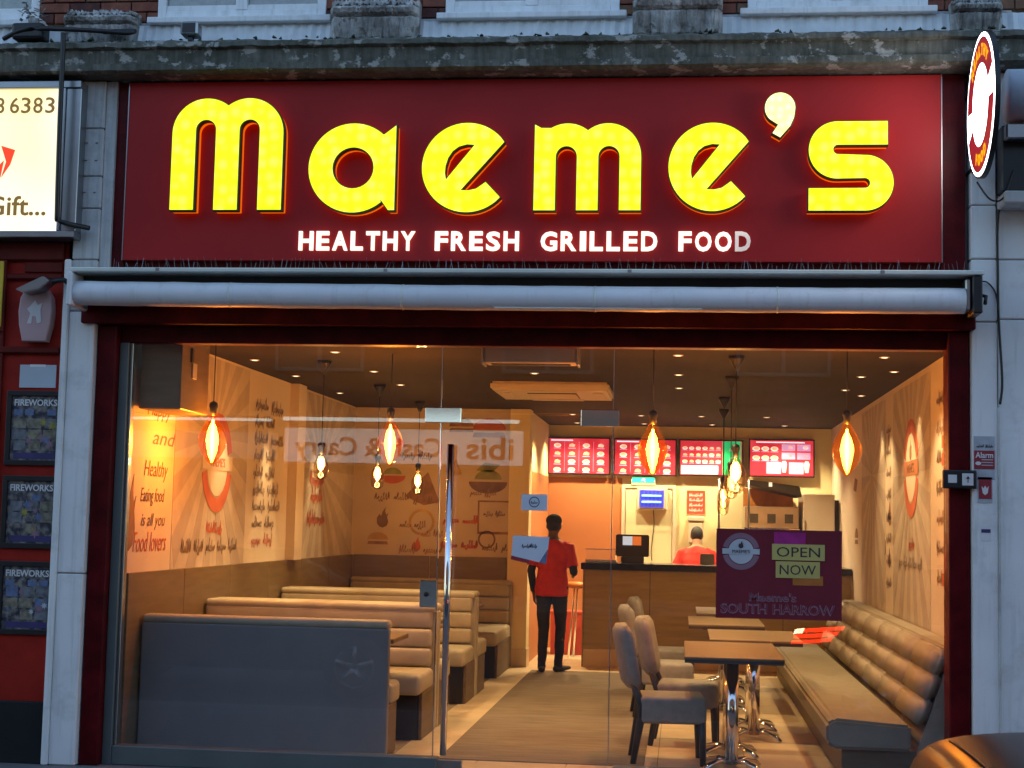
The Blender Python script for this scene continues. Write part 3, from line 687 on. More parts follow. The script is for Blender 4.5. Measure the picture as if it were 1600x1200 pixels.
for k in (11, 23, 36, 48): tube("fabric_seam", [V(pa[k]) - V((.006, 0, 0)), V(pa[k]) + V((.006, 0, 0))], [(.0805, .0825)] * 2, M['hood'], roll, 28, V((0, 1, 0)))
box("loose_edge", -1.2, .1, -.46, -.43, 2.942, 2.953, M['hood'], roll, .002, 1)
for x_ in (-3.4, -1.9, -.35, 1.2): box("hood_rivet_plate", x_ - .012, x_ + .012, -.4825, -.4805, 3.17, 3.19, M['steel'], aw)
box("end_plate", -4.0, -3.966, -.5, -.2, 2.94, 3.164, M['awn_white'], aw, .01, 1)
box("end_plate", 1.74, 1.80, -.47, -.2, 2.93, 3.164, M['black'], aw, .008, 1)
box("folding_arm", 1.702, 1.738, -.44, -.3, 2.95, 3.15, M['steel'], aw, .01, 1)
tube("crank_eye", [(1.80, -.35, 3.06), (1.84, -.36, 3.05), (1.83, -.38, 3.0)], .012, M['black'], aw, 8)

# ------------------------------------------------------------------ oval projecting sign
ov = thing("projecting_sign", "round lit projecting sign with burgundy ring beside the main sign", "sign", (1.73, -.7, 4.1))
OX, OY, OZ, OR = 1.735, -.78, 4.14, .425
def disc_x(name, x, r, ry, mat, depth, n=48): return curve_mesh(name, [ngon2(0, 0, r, n)], depth, mat, ov, (x, OY, OZ), 'right')
disc_x("sign_body", OX, OR + .012, 0, M['black'], .03)
disc_x("lit_face", OX - .002, OR, 0, M['oval_white'], .002)
for a0, a1 in ((22, 176), (202, 356)):
    flat("burgundy_ring", [ring_arc(OR * .58, OR * .945, math.radians(a0), math.radians(a1), 28)], (OX - .0045, OY, OZ), M['oval_red'], ov, 'right')
def arc_word(word, rad, amid, step, up=True):
    for i, c in enumerate(word):
        a = math.radians(amid - (i - (len(word) - 1) / 2) * step * (1 if up else -1)); d = V((math.cos(a), math.sin(a)))
        xd0, ud0 = AX['right']; rd = (xd0 * d.x + ud0 * d.y) * (1 if up else -1); tn = rd.cross(V((-1, 0, 0))) * -1
        xd = ud0 * -(d.x if up else -d.x) + xd0 * (d.y if up else -d.y)
        text("ring_letter", c, OR * .2, V((OX - .0065, OY, OZ)) + (xd0 * d.x + ud0 * d.y) * rad - rd * (OR * .07), M['oval_orange'], ov, (xd, rd), .001, .006, 'CENTER')
arc_word("HEALTHY", OR * .77, 90, 14); arc_word("FOOD", OR * .77, 272, 15, False)
flat("emblem_flame", [[(a * .09, b * .09 + .12) for a, b in FLAME]], (OX - .0045, OY, OZ), M['signbrown'], ov, 'right')
text("emblem_name", "MAEME'S", .09, (OX - .0045, OY, OZ - .03), M['signbrown'], ov, 'right', .001, align='CENTER', width=.42)
tube("bracket_arm", [(OX + .06, -.36, OZ + .25), (OX + .06, -.02, OZ + .25)], .016, M['black'], ov, 10)
tube("bracket_arm", [(OX + .06, -.36, OZ - .25), (OX + .06, -.02, OZ - .25)], .016, M['black'], ov, 10)

# right neighbour: rolled awning high up, wires
na = thing("neighbour_awning", "pale blue rolled awning of the next shop behind the round sign", "awning", (2.4, -.3, 4.0))
tube("roller", [(1.97, -.36, 4.31), (4.4, -.36, 4.31)], .165, M['blue_roll'], na, 28, V((0, 1, 0)))
box("cassette", 1.95, 4.4, -.3, -.14, 3.72, 4.14, M['black'], na, .01, 1)
box("arm_joint", 1.96, 4.4, -.4, -.31, 4.03, 4.13, M['steel'], na, .01, 1)
box("lower_bar", 1.95, 4.4, -.38, -.14, 3.63, 3.71, M['pil_old'], na, .01, 1)
def cable(name, label, pts, r=.009, mat=None):
    return setp(tube(name, arc_curve(pts), r, mat or M['cable'], None, 8), label, "cable")
cable("cable", "black cable running down the right white pilaster", [(2.06, -.2, 4.1), (2.02, -.17, 3.85), (1.955, -.165, 3.6), (1.95, -.163, 3.2), (1.955, -.163, 2.9), (1.972, -.165, 2.55), (1.958, -.165, 2.4)], .008)
cable("cable", "thin dark wire looping from the awning end to the pilaster", [(1.81, -.2, 3.16), (1.88, -.17, 3.17), (1.935, -.165, 3.1), (1.95, -.168, 2.98)], .005)
cable("cable", "slack wires hanging under the round projecting sign", [(1.8, -.3, 3.78), (1.87, -.35, 3.66), (1.95, -.35, 3.67), (2.02, -.3, 3.85)], .006)
cable("cable", "grey conduit running down the white pilaster joint", [(1.95, -.158, 2.38), (1.952, -.158, 1.5), (1.95, -.158, .6), (1.952, -.158, -.04)], .007, M['pil_old'])

rs = thing("neighbour_shopfront", "white framed shopfront with dark windows beyond the right pilaster", "shopfront", (4.2, 0, -.05))
box("fascia", 2.61, 7.5, -.12, .1, 2.95, 4.53, M['pil'], rs, .004, 1); box("stallriser", 2.61, 7.5, -.1, .1, -.05, .6, M['pil_old'], rs, .006, 1); box("shop_back", 2.61, 7.5, .12, .2, .6, 2.95, M['darkgap'], rs)
for x in (2.61, 4.2, 5.8): box("frame_post", x, x + .1, -.08, .08, .601, 2.949, M['upvc'], rs, .006, 1)
for x in (2.711, 4.301): box("window_pane", x, x + 1.488, .0, .01, .601, 2.949, M['clear'], rs)
# items on right post / pilaster
kp = thing("door_entry_panel", "black door entry box with two white squares on the red post", "entry panel", (1.7, -.1, 1.87))
box("housing", 1.605, 1.812, -.185, -.151, 1.87, 1.985, M['black'], kp, .008, 2); box("mount", 1.66, 1.785, -.15, -.101, 1.89, 1.965, M['black'], kp)
box("white_label", 1.637, 1.69, -.188, -.1855, 1.905, 1.955, M['white'], kp); box("white_label", 1.722, 1.79, -.188, -.1855, 1.89, 1.965, M['white'], kp)
flat("arrow_mark", [[(0, -.02), (.004, -.02), (.004, .005), (.014, .005), (.002, .022), (-.01, .005), (0, .005)]], (1.755, -.1905, 1.927), M['ink'], kp)
st = thing("alarm_sticker", "red and grey Alarm sticker on the white pilaster", "sticker", (1.87, -.15, 1.98))
box("sticker_sheet", 1.80, 1.925, -.155, -.1505, 1.93, 2.2, M['stick_grey'], st); box("red_field", 1.80, 1.925, -.158, -.1552, 1.995, 2.11, M['stick_red'], st)
text("sticker_text", "Alarm", .05, (1.808, -.1595, 2.065), M['white'], st, 'front', .001, .001, width=.108)
for k in range(3): box("print_line", 1.845, 1.915, -.1595, -.1582, 2.05 - k * .017, 2.056 - k * .017, M['stick_grey'], st)
flat("hand_mark", [ngon2(0, 0, .018, 12, ry=.012)], (1.825, -.1595, 2.03), M['white'], st)
scribble("print_line", .1, .018, (1.815, -.157, 2.13), M['ink'], st, 'front', 3, .004, 2)
st = thing("warning_sticker", "small red square sticker with pale emblem below the Alarm sticker", "sticker", (1.87, -.15, 1.75))
box("sticker_sheet", 1.822, 1.91, -.155, -.1505, 1.785, 1.945, M['stick_grey'], st); box("red_field", 1.828, 1.905, -.158, -.1552, 1.81, 1.93, M['stick_red'], st)
flat("shield_mark", [[(-.022, .025), (-.01, .01), (0, .028), (.01, .01), (.022, .025), (.015, -.02), (0, -.032), (-.015, -.02)]], (1.866, -.1595, 1.865), M['white'], st)
st = thing("small_label", "tiny white label with dark blue band low on the pilaster", "label", (1.87, -.15, 1.6))
box("label_sheet", 1.84, 1.9, -.154, -.1505, 1.55, 1.64, M['white'], st); box("label_band", 1.842, 1.898, -.156, -.1542, 1.6, 1.622, M['posterblue'], st)

# ------------------------------------------------------------------ left neighbour
nb = thing("neighbour_shopfront", "red painted panelled shopfront next door on the left", "shopfront", (-5, 0, -.05))
box("wall_panel", -9, -4.17, -.08, .1, .35, 3.42, M['red_paint'], nb)
box("stallriser", -6.4, -4.17, -.13, -.02, -.05, .349, M['darkgap'], nb, .006, 1)
box("edge_gap", -4.169, -4.161, -.06, .1, -.05, 4.5, M['darkgap'], nb)
for (a, b, c, d) in ((-6.4, -4.19, 3.30, 3.42), (-6.4, -4.19, 2.665, 2.71), (-6.4, -4.19, 3.17, 3.21)): box("moulding", a, b, -.12, -.081, c, d, M['red_dark'], nb, .008, 1)
box("fascia_board", -6.4, -4.17, -.1, .1, 3.421, 4.53, M['red_dark'], nb)
box("panel_rail", -4.47, -4.2, -.1, -.081, 3.22, 3.29, M['red_dark'], nb, .005, 1)
box("side_board", -4.62, -4.59, -.11, -.081, .35, 3.16, M['red_dark'], nb, .004, 1)
ls = thing("lightbox_sign", "glowing cream lightbox sign of the neighbouring gift shop", "shop sign", (-5, -.1, 3.42))
box("lit_panel", -6.4, -4.19, -.245, -.12, 3.475, 4.45, M['lightbox'], ls)
boxes("frame", [(-6.4, -4.06, -.27, -.101, 4.451, 4.50), (-6.4, -4.06, -.27, -.101, 3.43, 3.474), (-4.189, -4.165, -.27, -.101, 3.474, 4.451)], M['steel'], ls, .005)
box("frame_side", -4.164, -4.06, -.255, -.101, 3.475, 4.45, M['steel'], ls, .004, 1)
for c_, x_ in (("8", -4.635), ("6", -4.53), ("3", -4.45), ("8", -4.365), ("3", -4.28)): text("sign_digit", c_, .19, (x_, -.25, 4.285), M['signbrown'], ls, 'front', .002, .002, 'CENTER', height=.11, width=.066)
text("sign_word", "Gift...", .2, (-4.275, -.25, 3.585), M['signbrown'], ls, 'front', .002, .003, 'RIGHT', height=.135, width=.42)
flat("sign_flourish", [[(-.2, -.2), (-.02, -.02), (.0, .1), (-.12, -.02), (-.3, -.1)], ], (-4.585, -.25, 3.86), M['signred'], ls)
flat("sign_flourish", [[(0, 0), (-.1, .03), (-.06, -.08), (-.09, -.19), (-.03, -.1)]], (-4.51, -.25, 4.03), M['signred'], ls)
setp(tube("drainpipe", arc_curve([(-4.165, -.36, 4.80), (-4.16, -.36, 4.6), (-4.158, -.36, 4.2), (-4.155, -.34, 3.6), (-4.15, -.33, 3.54), (-4.1, -.32, 3.515), (-3.985, -.2, 3.505)]), .017, M['black'], None, 10), "thin black pipe running down in front of the lightbox sign", "pipe")
dp = thing("gutter_pipe", "black pipe lying along the cornice ledge at top left", "pipe", (-4.2, -.2, 4.79))
tube("pipe", arc_curve([(-4.62, -.28, 4.79), (-4.45, -.3, 4.85), (-4.2, -.3, 4.845), (-3.95, -.3, 4.83), (-3.78, -.28, 4.82), (-3.72, -.24, 4.84), (-3.76, -.2, 4.86), (-3.95, -.2, 4.855)]), .016, M['black'], dp, 10)
box("junction_box", -4.56, -4.34, -.3, -.16, 4.785, 4.9, M['black'], dp, .02, 2)
fp = thing("pot_plant", "small withered plant on the window ledge at top left", "plant", (-4.5, -.15, 4.99))
rr = random.Random(11); v = []; f = []
for k in range(60):
    c = V((-4.47 + rr.gauss(0, .045), -.16 + rr.gauss(0, .03), 4.97 + abs(rr.gauss(.03, .04)))); a = rr.uniform(0, 6.3); s = rr.uniform(.012, .03); b0 = len(v); d = V((math.cos(a), math.sin(a), rr.uniform(-.3, .6))) * s; e = V((-math.sin(a), math.cos(a), .2)) * s * .5
    v += [c - d, c + e, c + d, c - e]; f.append([b0, b0 + 1, b0 + 2, b0 + 3])
setp(mesh("leaves", v, f, M['pil_old'], fp), kind='stuff'); lathe("pot", [(.03, 0), (.04, .07), (.036, .07)], M['stone2'], fp, 12, (-4.47, -.15, 4.9))
lf = thing("ledge_floodlight", "small grey floodlight box on the cornice under the first window", "floodlight", (-3.33, -.2, 4.79))
box("housing", -3.39, -3.27, -.27, -.16, 4.805, 4.9, M['steel'], lf, .012, 1); box("lens", -3.375, -3.285, -.274, -.2705, 4.82, 4.885, M['black'], lf); box("yoke", -3.345, -3.315, -.24, -.19, 4.775, 4.804, M['black'], lf)
fo = thing("floodlight", "slim grey security light on an arm above the alarm box", "floodlight", (-4.1, -.2, 3.1))
extr("lamp_head", [(-4.44, -.3, 3.075), (-4.25, -.3, 3.165), (-4.2, -.3, 3.13), (-4.27, -.3, 3.075), (-4.38, -.3, 3.05)], (0, .12, 0), M['steel'], fo, .006)
tube("arm", [(-4.22, -.24, 3.135), (-4.14, -.22, 3.15), (-4.10, -.1, 3.12)], .018, M['black'], fo, 10)
ab = thing("alarm_box", "pale pink barrel-shaped alarm box on the red panel", "alarm box", (-4.35, -.1, 2.75))
bx_ = [(-.075, -.165), (.075, -.165), (.1, -.06), (.108, .03), (.098, .12), (.07, .165), (-.07, .165), (-.098, .12), (-.108, .03), (-.1, -.06)]
curve_mesh("housing", [bx_], .06, M['bellbox'], ab, (-4.35, -.16, 2.915), 'front', .01)
flat("emblem_print", [[(-.05, -.07), (-.02, -.07), (-.015, -.02), (.01, -.02), (.02, -.07), (.05, -.06), (.04, .02), (.05, .07), (.02, .055), (.0, .09), (-.03, .05), (-.055, .03), (-.03, .0)]], (-4.35, -.173, 2.93), M['bellprint'], ab)
wnz = thing("paper_notice", "blank pale notice on red panel above the topmost poster", "notice", (-4.34, -.1, 2.42)); box("sheet", -4.47, -4.215, -.088, -.0805, 2.435, 2.59, M['palegrey'], wnz); box("tape", -4.4, -4.29, -.09, -.0882, 2.575, 2.592, M['pil'], wnz)
ybd = thing("yellow_board", "yellow board at the left picture edge beside the alarm box", "sign board", (-4.8, -.12, 2.8)); box("board", -5.3, -4.6, -.14, -.112, 2.84, 3.29, M['yellowpaint'], ybd, .004); box("board_frame", -5.32, -4.585, -.13, -.111, 2.815, 3.3, M['red_dark'], ybd)
for k, (z0, z1, x1, lab) in enumerate(((1.91, 2.413, -4.135, "topmost framed fireworks poster on the red panel"), (1.355, 1.84, -4.135, "middle framed fireworks poster on the red panel"), (.785, 1.27, -4.135, "lowest framed fireworks poster above the black stallriser"))):
    x0 = -4.545; t = thing("framed_poster", lab, "poster", ((x0 + x1) / 2, -.1, z0), "fireworks posters on the red panel")
    boxes("frame", [(x0, x1, -.105, -.0805, z0, z0 + .035), (x0, x1, -.105, -.0805, z1 - .035, z1), (x0, x0 + .035, -.105, -.0805, z0 + .035, z1 - .035), (x1 - .035, x1, -.105, -.0805, z0 + .035, z1 - .035)], M['black'], t, .003)
    sh = box("poster_sheet", x0 + .035, x1 - .035, -.09, -.0815, z0 + .035, z1 - .035, M['firework'], t)
    text("poster_title", "FIREWORKS", .08, (x0 + .05, -.0915, z1 - .1), M['white'], sh, 'front', .001, .002, width=.3, height=.045)
    rr = random.Random(k)
    for j in range(4): box("poster_tile", x0 + .05 + j * .078, x0 + .11 + j * .078, -.0915, -.0905, z1 - .165, z1 - .125, random.choice([M['firework_blue'], M['firework']]), sh)
    for a_ in range(3):
        for b_ in range(3):
            box("picture_tile", x0 + .05 + a_ * .105 + rr.uniform(-.01, .01), x0 + .14 + a_ * .105, -.0915 - .0003 * b_, -.0905, z0 + .1 + b_ * .075, z0 + .165 + b_ * .075, rr.choice([M['firework'], M['firework_tan'], M['firework_tan'], M['palegrey_d'], M['palegrey_d'], M['firework_blue']]), sh)
    for j in range(7):
        cx_, cz_ = x0 + rr.uniform(.07, .33), z0 + rr.uniform(.1, .31); s = rr.uniform(.014, .04); q = rr.randint(5, 8)
        flat("firework_print", [[(math.cos(2 * PI * i / (2 * q)) * s * (1 if i % 2 else .45), math.sin(2 * PI * i / (2 * q)) * s * (1 if i % 2 else .45)) for i in range(2 * q)]], (cx_, -.0935 - .0002 * j, cz_), rr.choice([M['firework_glow'], M['firework_blue'], M['palegrey'], M['lilac']]), sh, depth=.0001)
    box("poster_strip", x0 + .06, x1 - .06, -.0915, -.0905, z0 + .045, z0 + .085, M['posterblue'], sh)

# ================================================================== INTERIOR OBJECTS
setp(box("entrance_mat", -1.62, -.24, .42, 6.85, -.004, .008, M['mat'], bev=.003), "long brown entrance carpet down the middle of the shop", "carpet")
bxo = thing("shutter_box", "brown boxed casing under the ceiling at the left window", "casing", (-3.6, .4, 2.33))
box("casing", -3.71, -3.42, .13, .75, 2.32, 2.879, M['wains'], bxo, .006, 1); box("corner_trim", -3.425, -3.412, .122, .135, 2.32, 2.879, M['oak'], bxo)
box("switch_plate", -3.419, -3.41, .36, .45, 2.55, 2.66, M['acwhite'], bxo, .003); box("key_switch", -3.42, -3.405, .32, .36, 2.66, 2.76, M['black'], bxo, .003)

# booth benches: back to the window or facing it
X0, X1 = -3.71, -1.88
def booth(label, yb, yseat, front_mat=None, hb=.955, X1=X1):
    """yb: outer face of the backrest; yseat: front edge of the seat"""
    s = 1 if yseat > yb else -1
    t = thing("booth_bench", label, "bench", ((X0 + X1) / 2, yb, 0), "booth benches along the left wall")
    yy = lambda a, b: (min(yb + s * a, yb + s * b), max(yb + s * a, yb + s * b))
    y0, y1 = yy(.0, .06); box("back_board", X0, X1, y0, y1, .0, hb - .055, front_mat or M['fabric'], t, .012, 2)
    L = abs(yseat - yb)
    for k in range(3):
        y0, y1 = yy(.062, .15 - .012 * k); box("back_cushion", X0, X1 - .03, y0, y1, .48 + k * .145, .48 + k * .145 + .143, M['fabric'], t, .03, 3, True)
    y0, y1 = yy(-.005, .13); box("top_roll", X0, X1 - .002, y0, y1, hb - .063, hb, M['fabric'], t, .028, 3, True)
    y0, y1 = yy(.155, L); box("seat_cushion", X0, X1, y0, y1, .33, .48, M['fabric'], t, .035, 3, True)
    y0, y1 = yy(.061, L - .12); box("end_panel", X1 - .03, X1 - .002, y0, y1, 0, .34, M['sidewood'], t, .004, 1)
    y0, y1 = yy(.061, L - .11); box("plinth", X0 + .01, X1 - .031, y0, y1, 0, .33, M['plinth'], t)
    return t
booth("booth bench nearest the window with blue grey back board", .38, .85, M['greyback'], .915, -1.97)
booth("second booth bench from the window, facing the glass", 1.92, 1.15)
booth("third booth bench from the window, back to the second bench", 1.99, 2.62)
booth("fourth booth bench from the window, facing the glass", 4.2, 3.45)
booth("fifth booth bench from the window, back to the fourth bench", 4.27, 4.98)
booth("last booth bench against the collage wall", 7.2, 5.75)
def booth_table(label, yc):
    t = thing("booth_table", label, "table", (-2.8, yc, 0), "tables between the booth benches")
    box("table_top", X0 + .02, -2.0, yc - .3, yc + .3, .735, .77, M['oak'], t, .006, 1)
    tube("column", [(-2.7, yc, .02), (-2.7, yc, .735)], .035, M['chrome'], t, 14); lathe("base", [(.2, 0), (.2, .012), (.06, .03), (.04, .06)], M['black'], t, 24, (-2.7, yc, .0))
booth_table("oak booth table nearest the window", 1.0); booth_table("middle oak booth table between grey benches", 3.03); booth_table("rear oak booth table near the collage wall", 5.37)

# banquette on the right wall
bq = thing("banquette", "long taupe tufted banquette along the right wall", "banquette", (1.4, 4, 0))
BY0, BY1 = .16, 7.0
box("seat_base", 1.03, 1.86, BY0 + .05, BY1, 0, .2, M['sidewood'], bq, .004, 1)
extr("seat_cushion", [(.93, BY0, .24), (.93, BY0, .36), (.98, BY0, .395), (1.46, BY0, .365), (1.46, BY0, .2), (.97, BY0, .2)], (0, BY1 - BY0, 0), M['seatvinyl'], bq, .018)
extr("back_frame", [(1.5, BY0 + .01, .2), (1.72, BY0 + .01, .85), (1.87, BY0 + .01, .85), (1.87, BY0 + .01, 0), (1.5, BY0 + .01, 0)], (0, BY1 - BY0 - .02, 0), M['bluevinyl'], bq, .012)
nb_ = 7; cw = (BY1 - BY0) / nb_
for j in range(nb_):
    for r in range(3):
        z0 = .37 + r * .16; z1 = z0 + .157; xa = 1.5 + (z0 - .2) * .338; xb = 1.5 + (z1 - .2) * .338; th = .085
        ya = BY0 + j * cw + .006; yb2 = BY0 + (j + 1) * cw - .006
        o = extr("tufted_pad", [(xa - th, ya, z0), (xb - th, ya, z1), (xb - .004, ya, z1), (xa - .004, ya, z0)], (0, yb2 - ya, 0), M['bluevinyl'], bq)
        bm = bmesh.new(); bm.from_mesh(o.data); bmesh.ops.bevel(bm, geom=list(bm.edges), offset=.02, segments=3, affect='EDGES'); bm.to_mesh(o.data); bm.free(); smooth(o.data)

# tables on chrome pedestals
def star_foot(t, x, y):
    tube("column", [(x, y, .03), (x, y, .7)], .043, M['chrome'], t, 18)
    for k in range(4):
        a = PI / 4 + k * PI / 2; c = V((math.cos(a), math.sin(a), 0))
        tube("foot", [V((x, y, .05)) + c * .02, V((x, y, .06)) + c * .12, V((x, y, .04)) + c * .22, V((x, y, .01)) + c * .27], [(.03, .016), (.028, .016), (.025, .014), (.02, .009)], M['chrome'], t, 10, V((-c.y, c.x, 0)))
def dining_table(label, x0, x1, y0, y1, feet):
    t = thing("dining_table", label, "table", ((x0 + x1) / 2, (y0 + y1) / 2, 0), "tables along the banquette")
    box("table_top", x0, x1, y0, y1, .742, .76, M['oak'], t, .003, 1); box("edge_band", x0 + .002, x1 - .002, y0 + .002, y1 - .002, .722, .7415, M['oak_edge'], t)
    for y in feet:
        star_foot(t, (x0 + x1) / 2, y); box("support_plate", (x0 + x1) / 2 - .2, (x0 + x1) / 2 + .2, y - .03, y + .03, .7, .721, M['black'], t)
dining_table("oak top table on chrome pedestals nearest the window", .02, .66, .1, 1.5, (.5, 1.15))
dining_table("second oak table from the window beside the banquette", .21, .9, 1.72, 2.9, (2.02, 2.6))
dining_table("third oak table from the window beside the banquette", .06, .71, 3.45, 4.7, (3.75, 4.4))
dining_table("farthest oak table near the counter", .14, .76, 5.15, 6.4, (5.45, 6.1))

# chairs facing the tables (+X)
def make_chair():
    t = thing("dining_chair", "", "chair", (0, 0, 0), "chairs at the oak tables")
    box("seat", -.23, .22, -.22, .22, .275, .455, M['chairfab'], t, .03, 3, True)
    # backrest: rounded slab curved around the sitter
    v = []; f = []; ny, nz = 10, 10
    for side in (0, 1):
        for j in range(nz + 1):
            tz = j / nz; zz = .5 + .42 * tz; half = .225 * (1 - .16 * max(0, .25 - tz) / .25) * (1 - .07 * max(0, tz - .85) / .15)
            for i in range(ny + 1):
                ty = i / ny * 2 - 1; yv = ty * half; bow = .05 * (1 - ty * ty); rnd = .03 * (abs(ty) ** 6 + max(0, abs(tz - .5) * 2) ** 10)
                xx = -.24 - .08 * tz - bow + (.056 - rnd if side else -.056 + rnd)
                v.append((xx, yv, zz))
    N = (ny + 1) * (nz + 1)
    for side in (0, 1):
        for j in range(nz):
            for i in range(ny):
                a = side * N + j * (ny + 1) + i; f.append([a, a + 1, a + ny + 2, a + ny + 1])
    rim = [i for i in range(ny + 1)] + [j * (ny + 1) + ny for j in range(1, nz + 1)] + [nz * (ny + 1) + i for i in range(ny - 1, -1, -1)] + [j * (ny + 1) for j in range(nz - 1, 0, -1)]
    for a, b in zip(rim, rim[1:] + rim[:1]): f.append([a, b, b + N, a + N])
    mesh("backrest", v, f, M['chairfab'], t, True)
    for sy in (-.19, .19):
        tube("leg", [(.19, sy, .32), (.2, sy, .0)], [.028, .02], M['chairleg'], t, 8)
        tube("leg", [(-.3, sy * .75, .62), (-.22, sy, .4), (-.22, sy, .3), (-.27, sy, .0)], [.022, .028, .028, .02], M['chairleg'], t, 8)
    return t
def copy_tree(o, parent=None):
    c = o.copy(); COL.objects.link(c)
    if parent: c.parent = parent
    for ch in o.children: copy_tree(ch, c)
    return c
ch0 = make_chair()
spots = ((-.06, .72, "grey upholstered chair nearest the window at the first table"), (.06, 1.62, "grey chair second from the window, tucked under the first table"), (-.13, 3.25, "grey chair third from the window, behind the nearest two"), (-.1, 4.7, "farthest grey chair in front of the counter"))
for i, (x, y, lab) in enumerate(spots):
    c = ch0 if i == 0 else copy_tree(ch0)
    c.location = (x, y, 0); c.rotation_euler.z = math.radians((4, -3, 5, 0)[i]); c["label"] = lab

# pendants
def bulb_prof(kind):
    if kind == 'tear': return [(.024, .36), (.034, .335), (.042, .315), (.072, .265), (.096, .21), (.103, .175), (.094, .125), (.068, .07), (.034, .025), (.016, .008), (.0, .0)]
    return [(.018, .26), (.025, .24), (.05, .2), (.07, .15), (.072, .08), (.06, .03), (.03, .005), (.0, .0)]
def pendant(label, x, y, ztop, kind, k=1.0, power=12, group="filament pendants", rose=True):
    """ztop: top of the lamp holder"""
    t = thing("pendant_lamp", label, "pendant lamp", (x, y, 2.88), group)
    tube("cord", [(x, y, 2.872), (x, y, ztop)], .004, M['cable'], t, 6)
    if rose: lathe("ceiling_rose", [(.012, -.11), (.03, -.07), (.055, -.03), (.06, -.002)], M['black'], t, 18, (x, y, 2.88))
    lathe("lamp_holder", [(.006, 0), (.028, -.012), (.032, -.04), (.024, -.06), (.022, -.10)], M['black'], t, 16, (x, y, ztop))
    h = .36 if kind == 'tear' else .26; zb = ztop - .09 - h * k
    b = lathe("bulb_glass", [(r * k, z * k) for r, z in bulb_prof(kind)], M['amber'] if kind == 'tear' else M['smoke'], t, 24, (x, y, zb))
    fw = .015 if kind == 'tear' else .021
    zc = zb + h * k * (.47 if kind == 'tear' else .55); L = h * k * (.4 if kind == 'tear' else .27)
    lathe("filament", [(.0, -L), (.006 * k, -L * .8), (fw * k, -L * .2), (fw * k, L * .3), (.008 * k, L), (.0, L * 1.05)], M['filament'], b, 12, (x, y, zc))
    tube("stem", [(x, y, zc + L), (x, y, ztop - .1)], .005 * k, M['steel'], b, 6)
    ld = bpy.data.lights.new("bulb_light", 'POINT'); ld.energy = power * 1.8; ld.color = (1, .45, .12); ld.shadow_soft_size = .05 * k
    lo = bpy.data.objects.new("bulb_light", ld); COL.objects.link(lo); lo.parent = t; lo.matrix_parent_inverse = t.matrix_basis.inverted(); lo.location = (x, y, zc)
    return t
pendant("large amber teardrop pendant nearest the left wall", -3.36, .7, 2.42, 'tear', 1.02, 16, rose=False)
pendant("amber teardrop pendant left of the glass door", -2.24, 1.6, 2.46, 'tear', 1.0, 14, rose=False)
pendant("large amber teardrop pendant in front of the second menu screen", -.215, .7, 2.4, 'tear', 1.02, 16, rose=False)
pendant("large amber teardrop pendant nearest the right wall", 1.11, .7, 2.42, 'tear', 1.02, 16, rose=False)
pendant("small smoked pendant over the first booth table", -2.925, 2.23, 2.22, 'tube', .85, 8)
pendant("small smoked pendant over the middle booth table", -2.89, 4.38, 2.22, 'tube', .95, 8)
pendant("small smoked pendant over the rear booth", -2.85, 6.4, 2.22, 'tube', 1.0, 8)
pendant("smoked pendant over the first banquette table", .385, 1.57, 2.22, 'tube', 1.1, 10)
pendant("smoked pendant over the second banquette table", .40, 3.2, 2.16, 'tube', .9, 4)
pendant("smoked pendant over the third banquette table", .395, 5.34, 2.1, 'tube', .9, 4)
pendant("smoked pendant nearest the counter", .43, 6.9, 2.05, 'tube', .9, 4)

# recessed downlights
def downlight(label, x, y, power, cone=95, z=2.88, col=(1, .65, .28), rx=0, ry=0):
    t = thing("downlight", label, "downlight", (x, y, z), "recessed ceiling downlights")
    lathe("trim_ring", [(.033, -.004), (.037, -.006), (.04, -.001)], M['acwhite'], t, 20, (x, y, z)); lathe("lens", [(.0, -.0065), (.024, -.0065), (.024, -.0062)], M['lamp_disc'], t, 16, (x, y, z))
    ld = bpy.data.lights.new("downlight_beam", 'SPOT'); ld.energy = power * .5; ld.color = col; ld.spot_size = math.radians(cone); ld.spot_blend = .55; ld.shadow_soft_size = .04
    lo = bpy.data.objects.new("downlight_beam", ld); COL.objects.link(lo); lo.parent = t; lo.matrix_parent_inverse = t.matrix_basis.inverted(); lo.location = (x, y, z - .02); lo.rotation_euler = (rx, ry, 0)
rows = ((1.55, "front row"), (3.05, "second row"), (4.32, "third row"))
cols = ((-2.68, "above the booths"), (-1.28, "above the carpet's left side"), (-.05, "above the carpet's right side"), (1.47, "above the banquette"))
for y, rn in rows:
    for x, cn in cols:
        if x == -1.28 and 3.7 < y < 5.1: continue
        downlight(f"small warm downlight {cn}, {rn} from the window", x, y, 100)
for k, y in enumerate((2.2, 3.55, 5.35)):
    downlight(f"wall washer downlight close to the left wall, {('first','second','third')[k]} from the window", -3.5, y, 150, 46)
for k, y in enumerate((2.6, 4.9)):
    downlight(f"wall washer downlight close to the right wall, {('nearest the window','farther back')[k]}", 1.68, y, 70, 60)
for k, (x, n_) in enumerate(((-1.3, "passage"), (-.5, "kitchen door"), (.2, "counter"), (.95, "right-hand oven"))):
    downlight(f"warm downlight in the rear ceiling above the {n_}", x, 7.95 if k == 0 else 8.0, 260 if k == 0 else 140, 115, 2.88, (1, .64, .28) if k == 0 else (1, .68, .34))
for k, (x, n_) in enumerate(((-1.35, "first"), (-.5, "second"), (.35, "third"), (1.25, "fourth"))):
    downlight(f"small downlight washing the {n_} menu screen", x, 9.45, 165, 125, 2.88, (1, .72, .36))

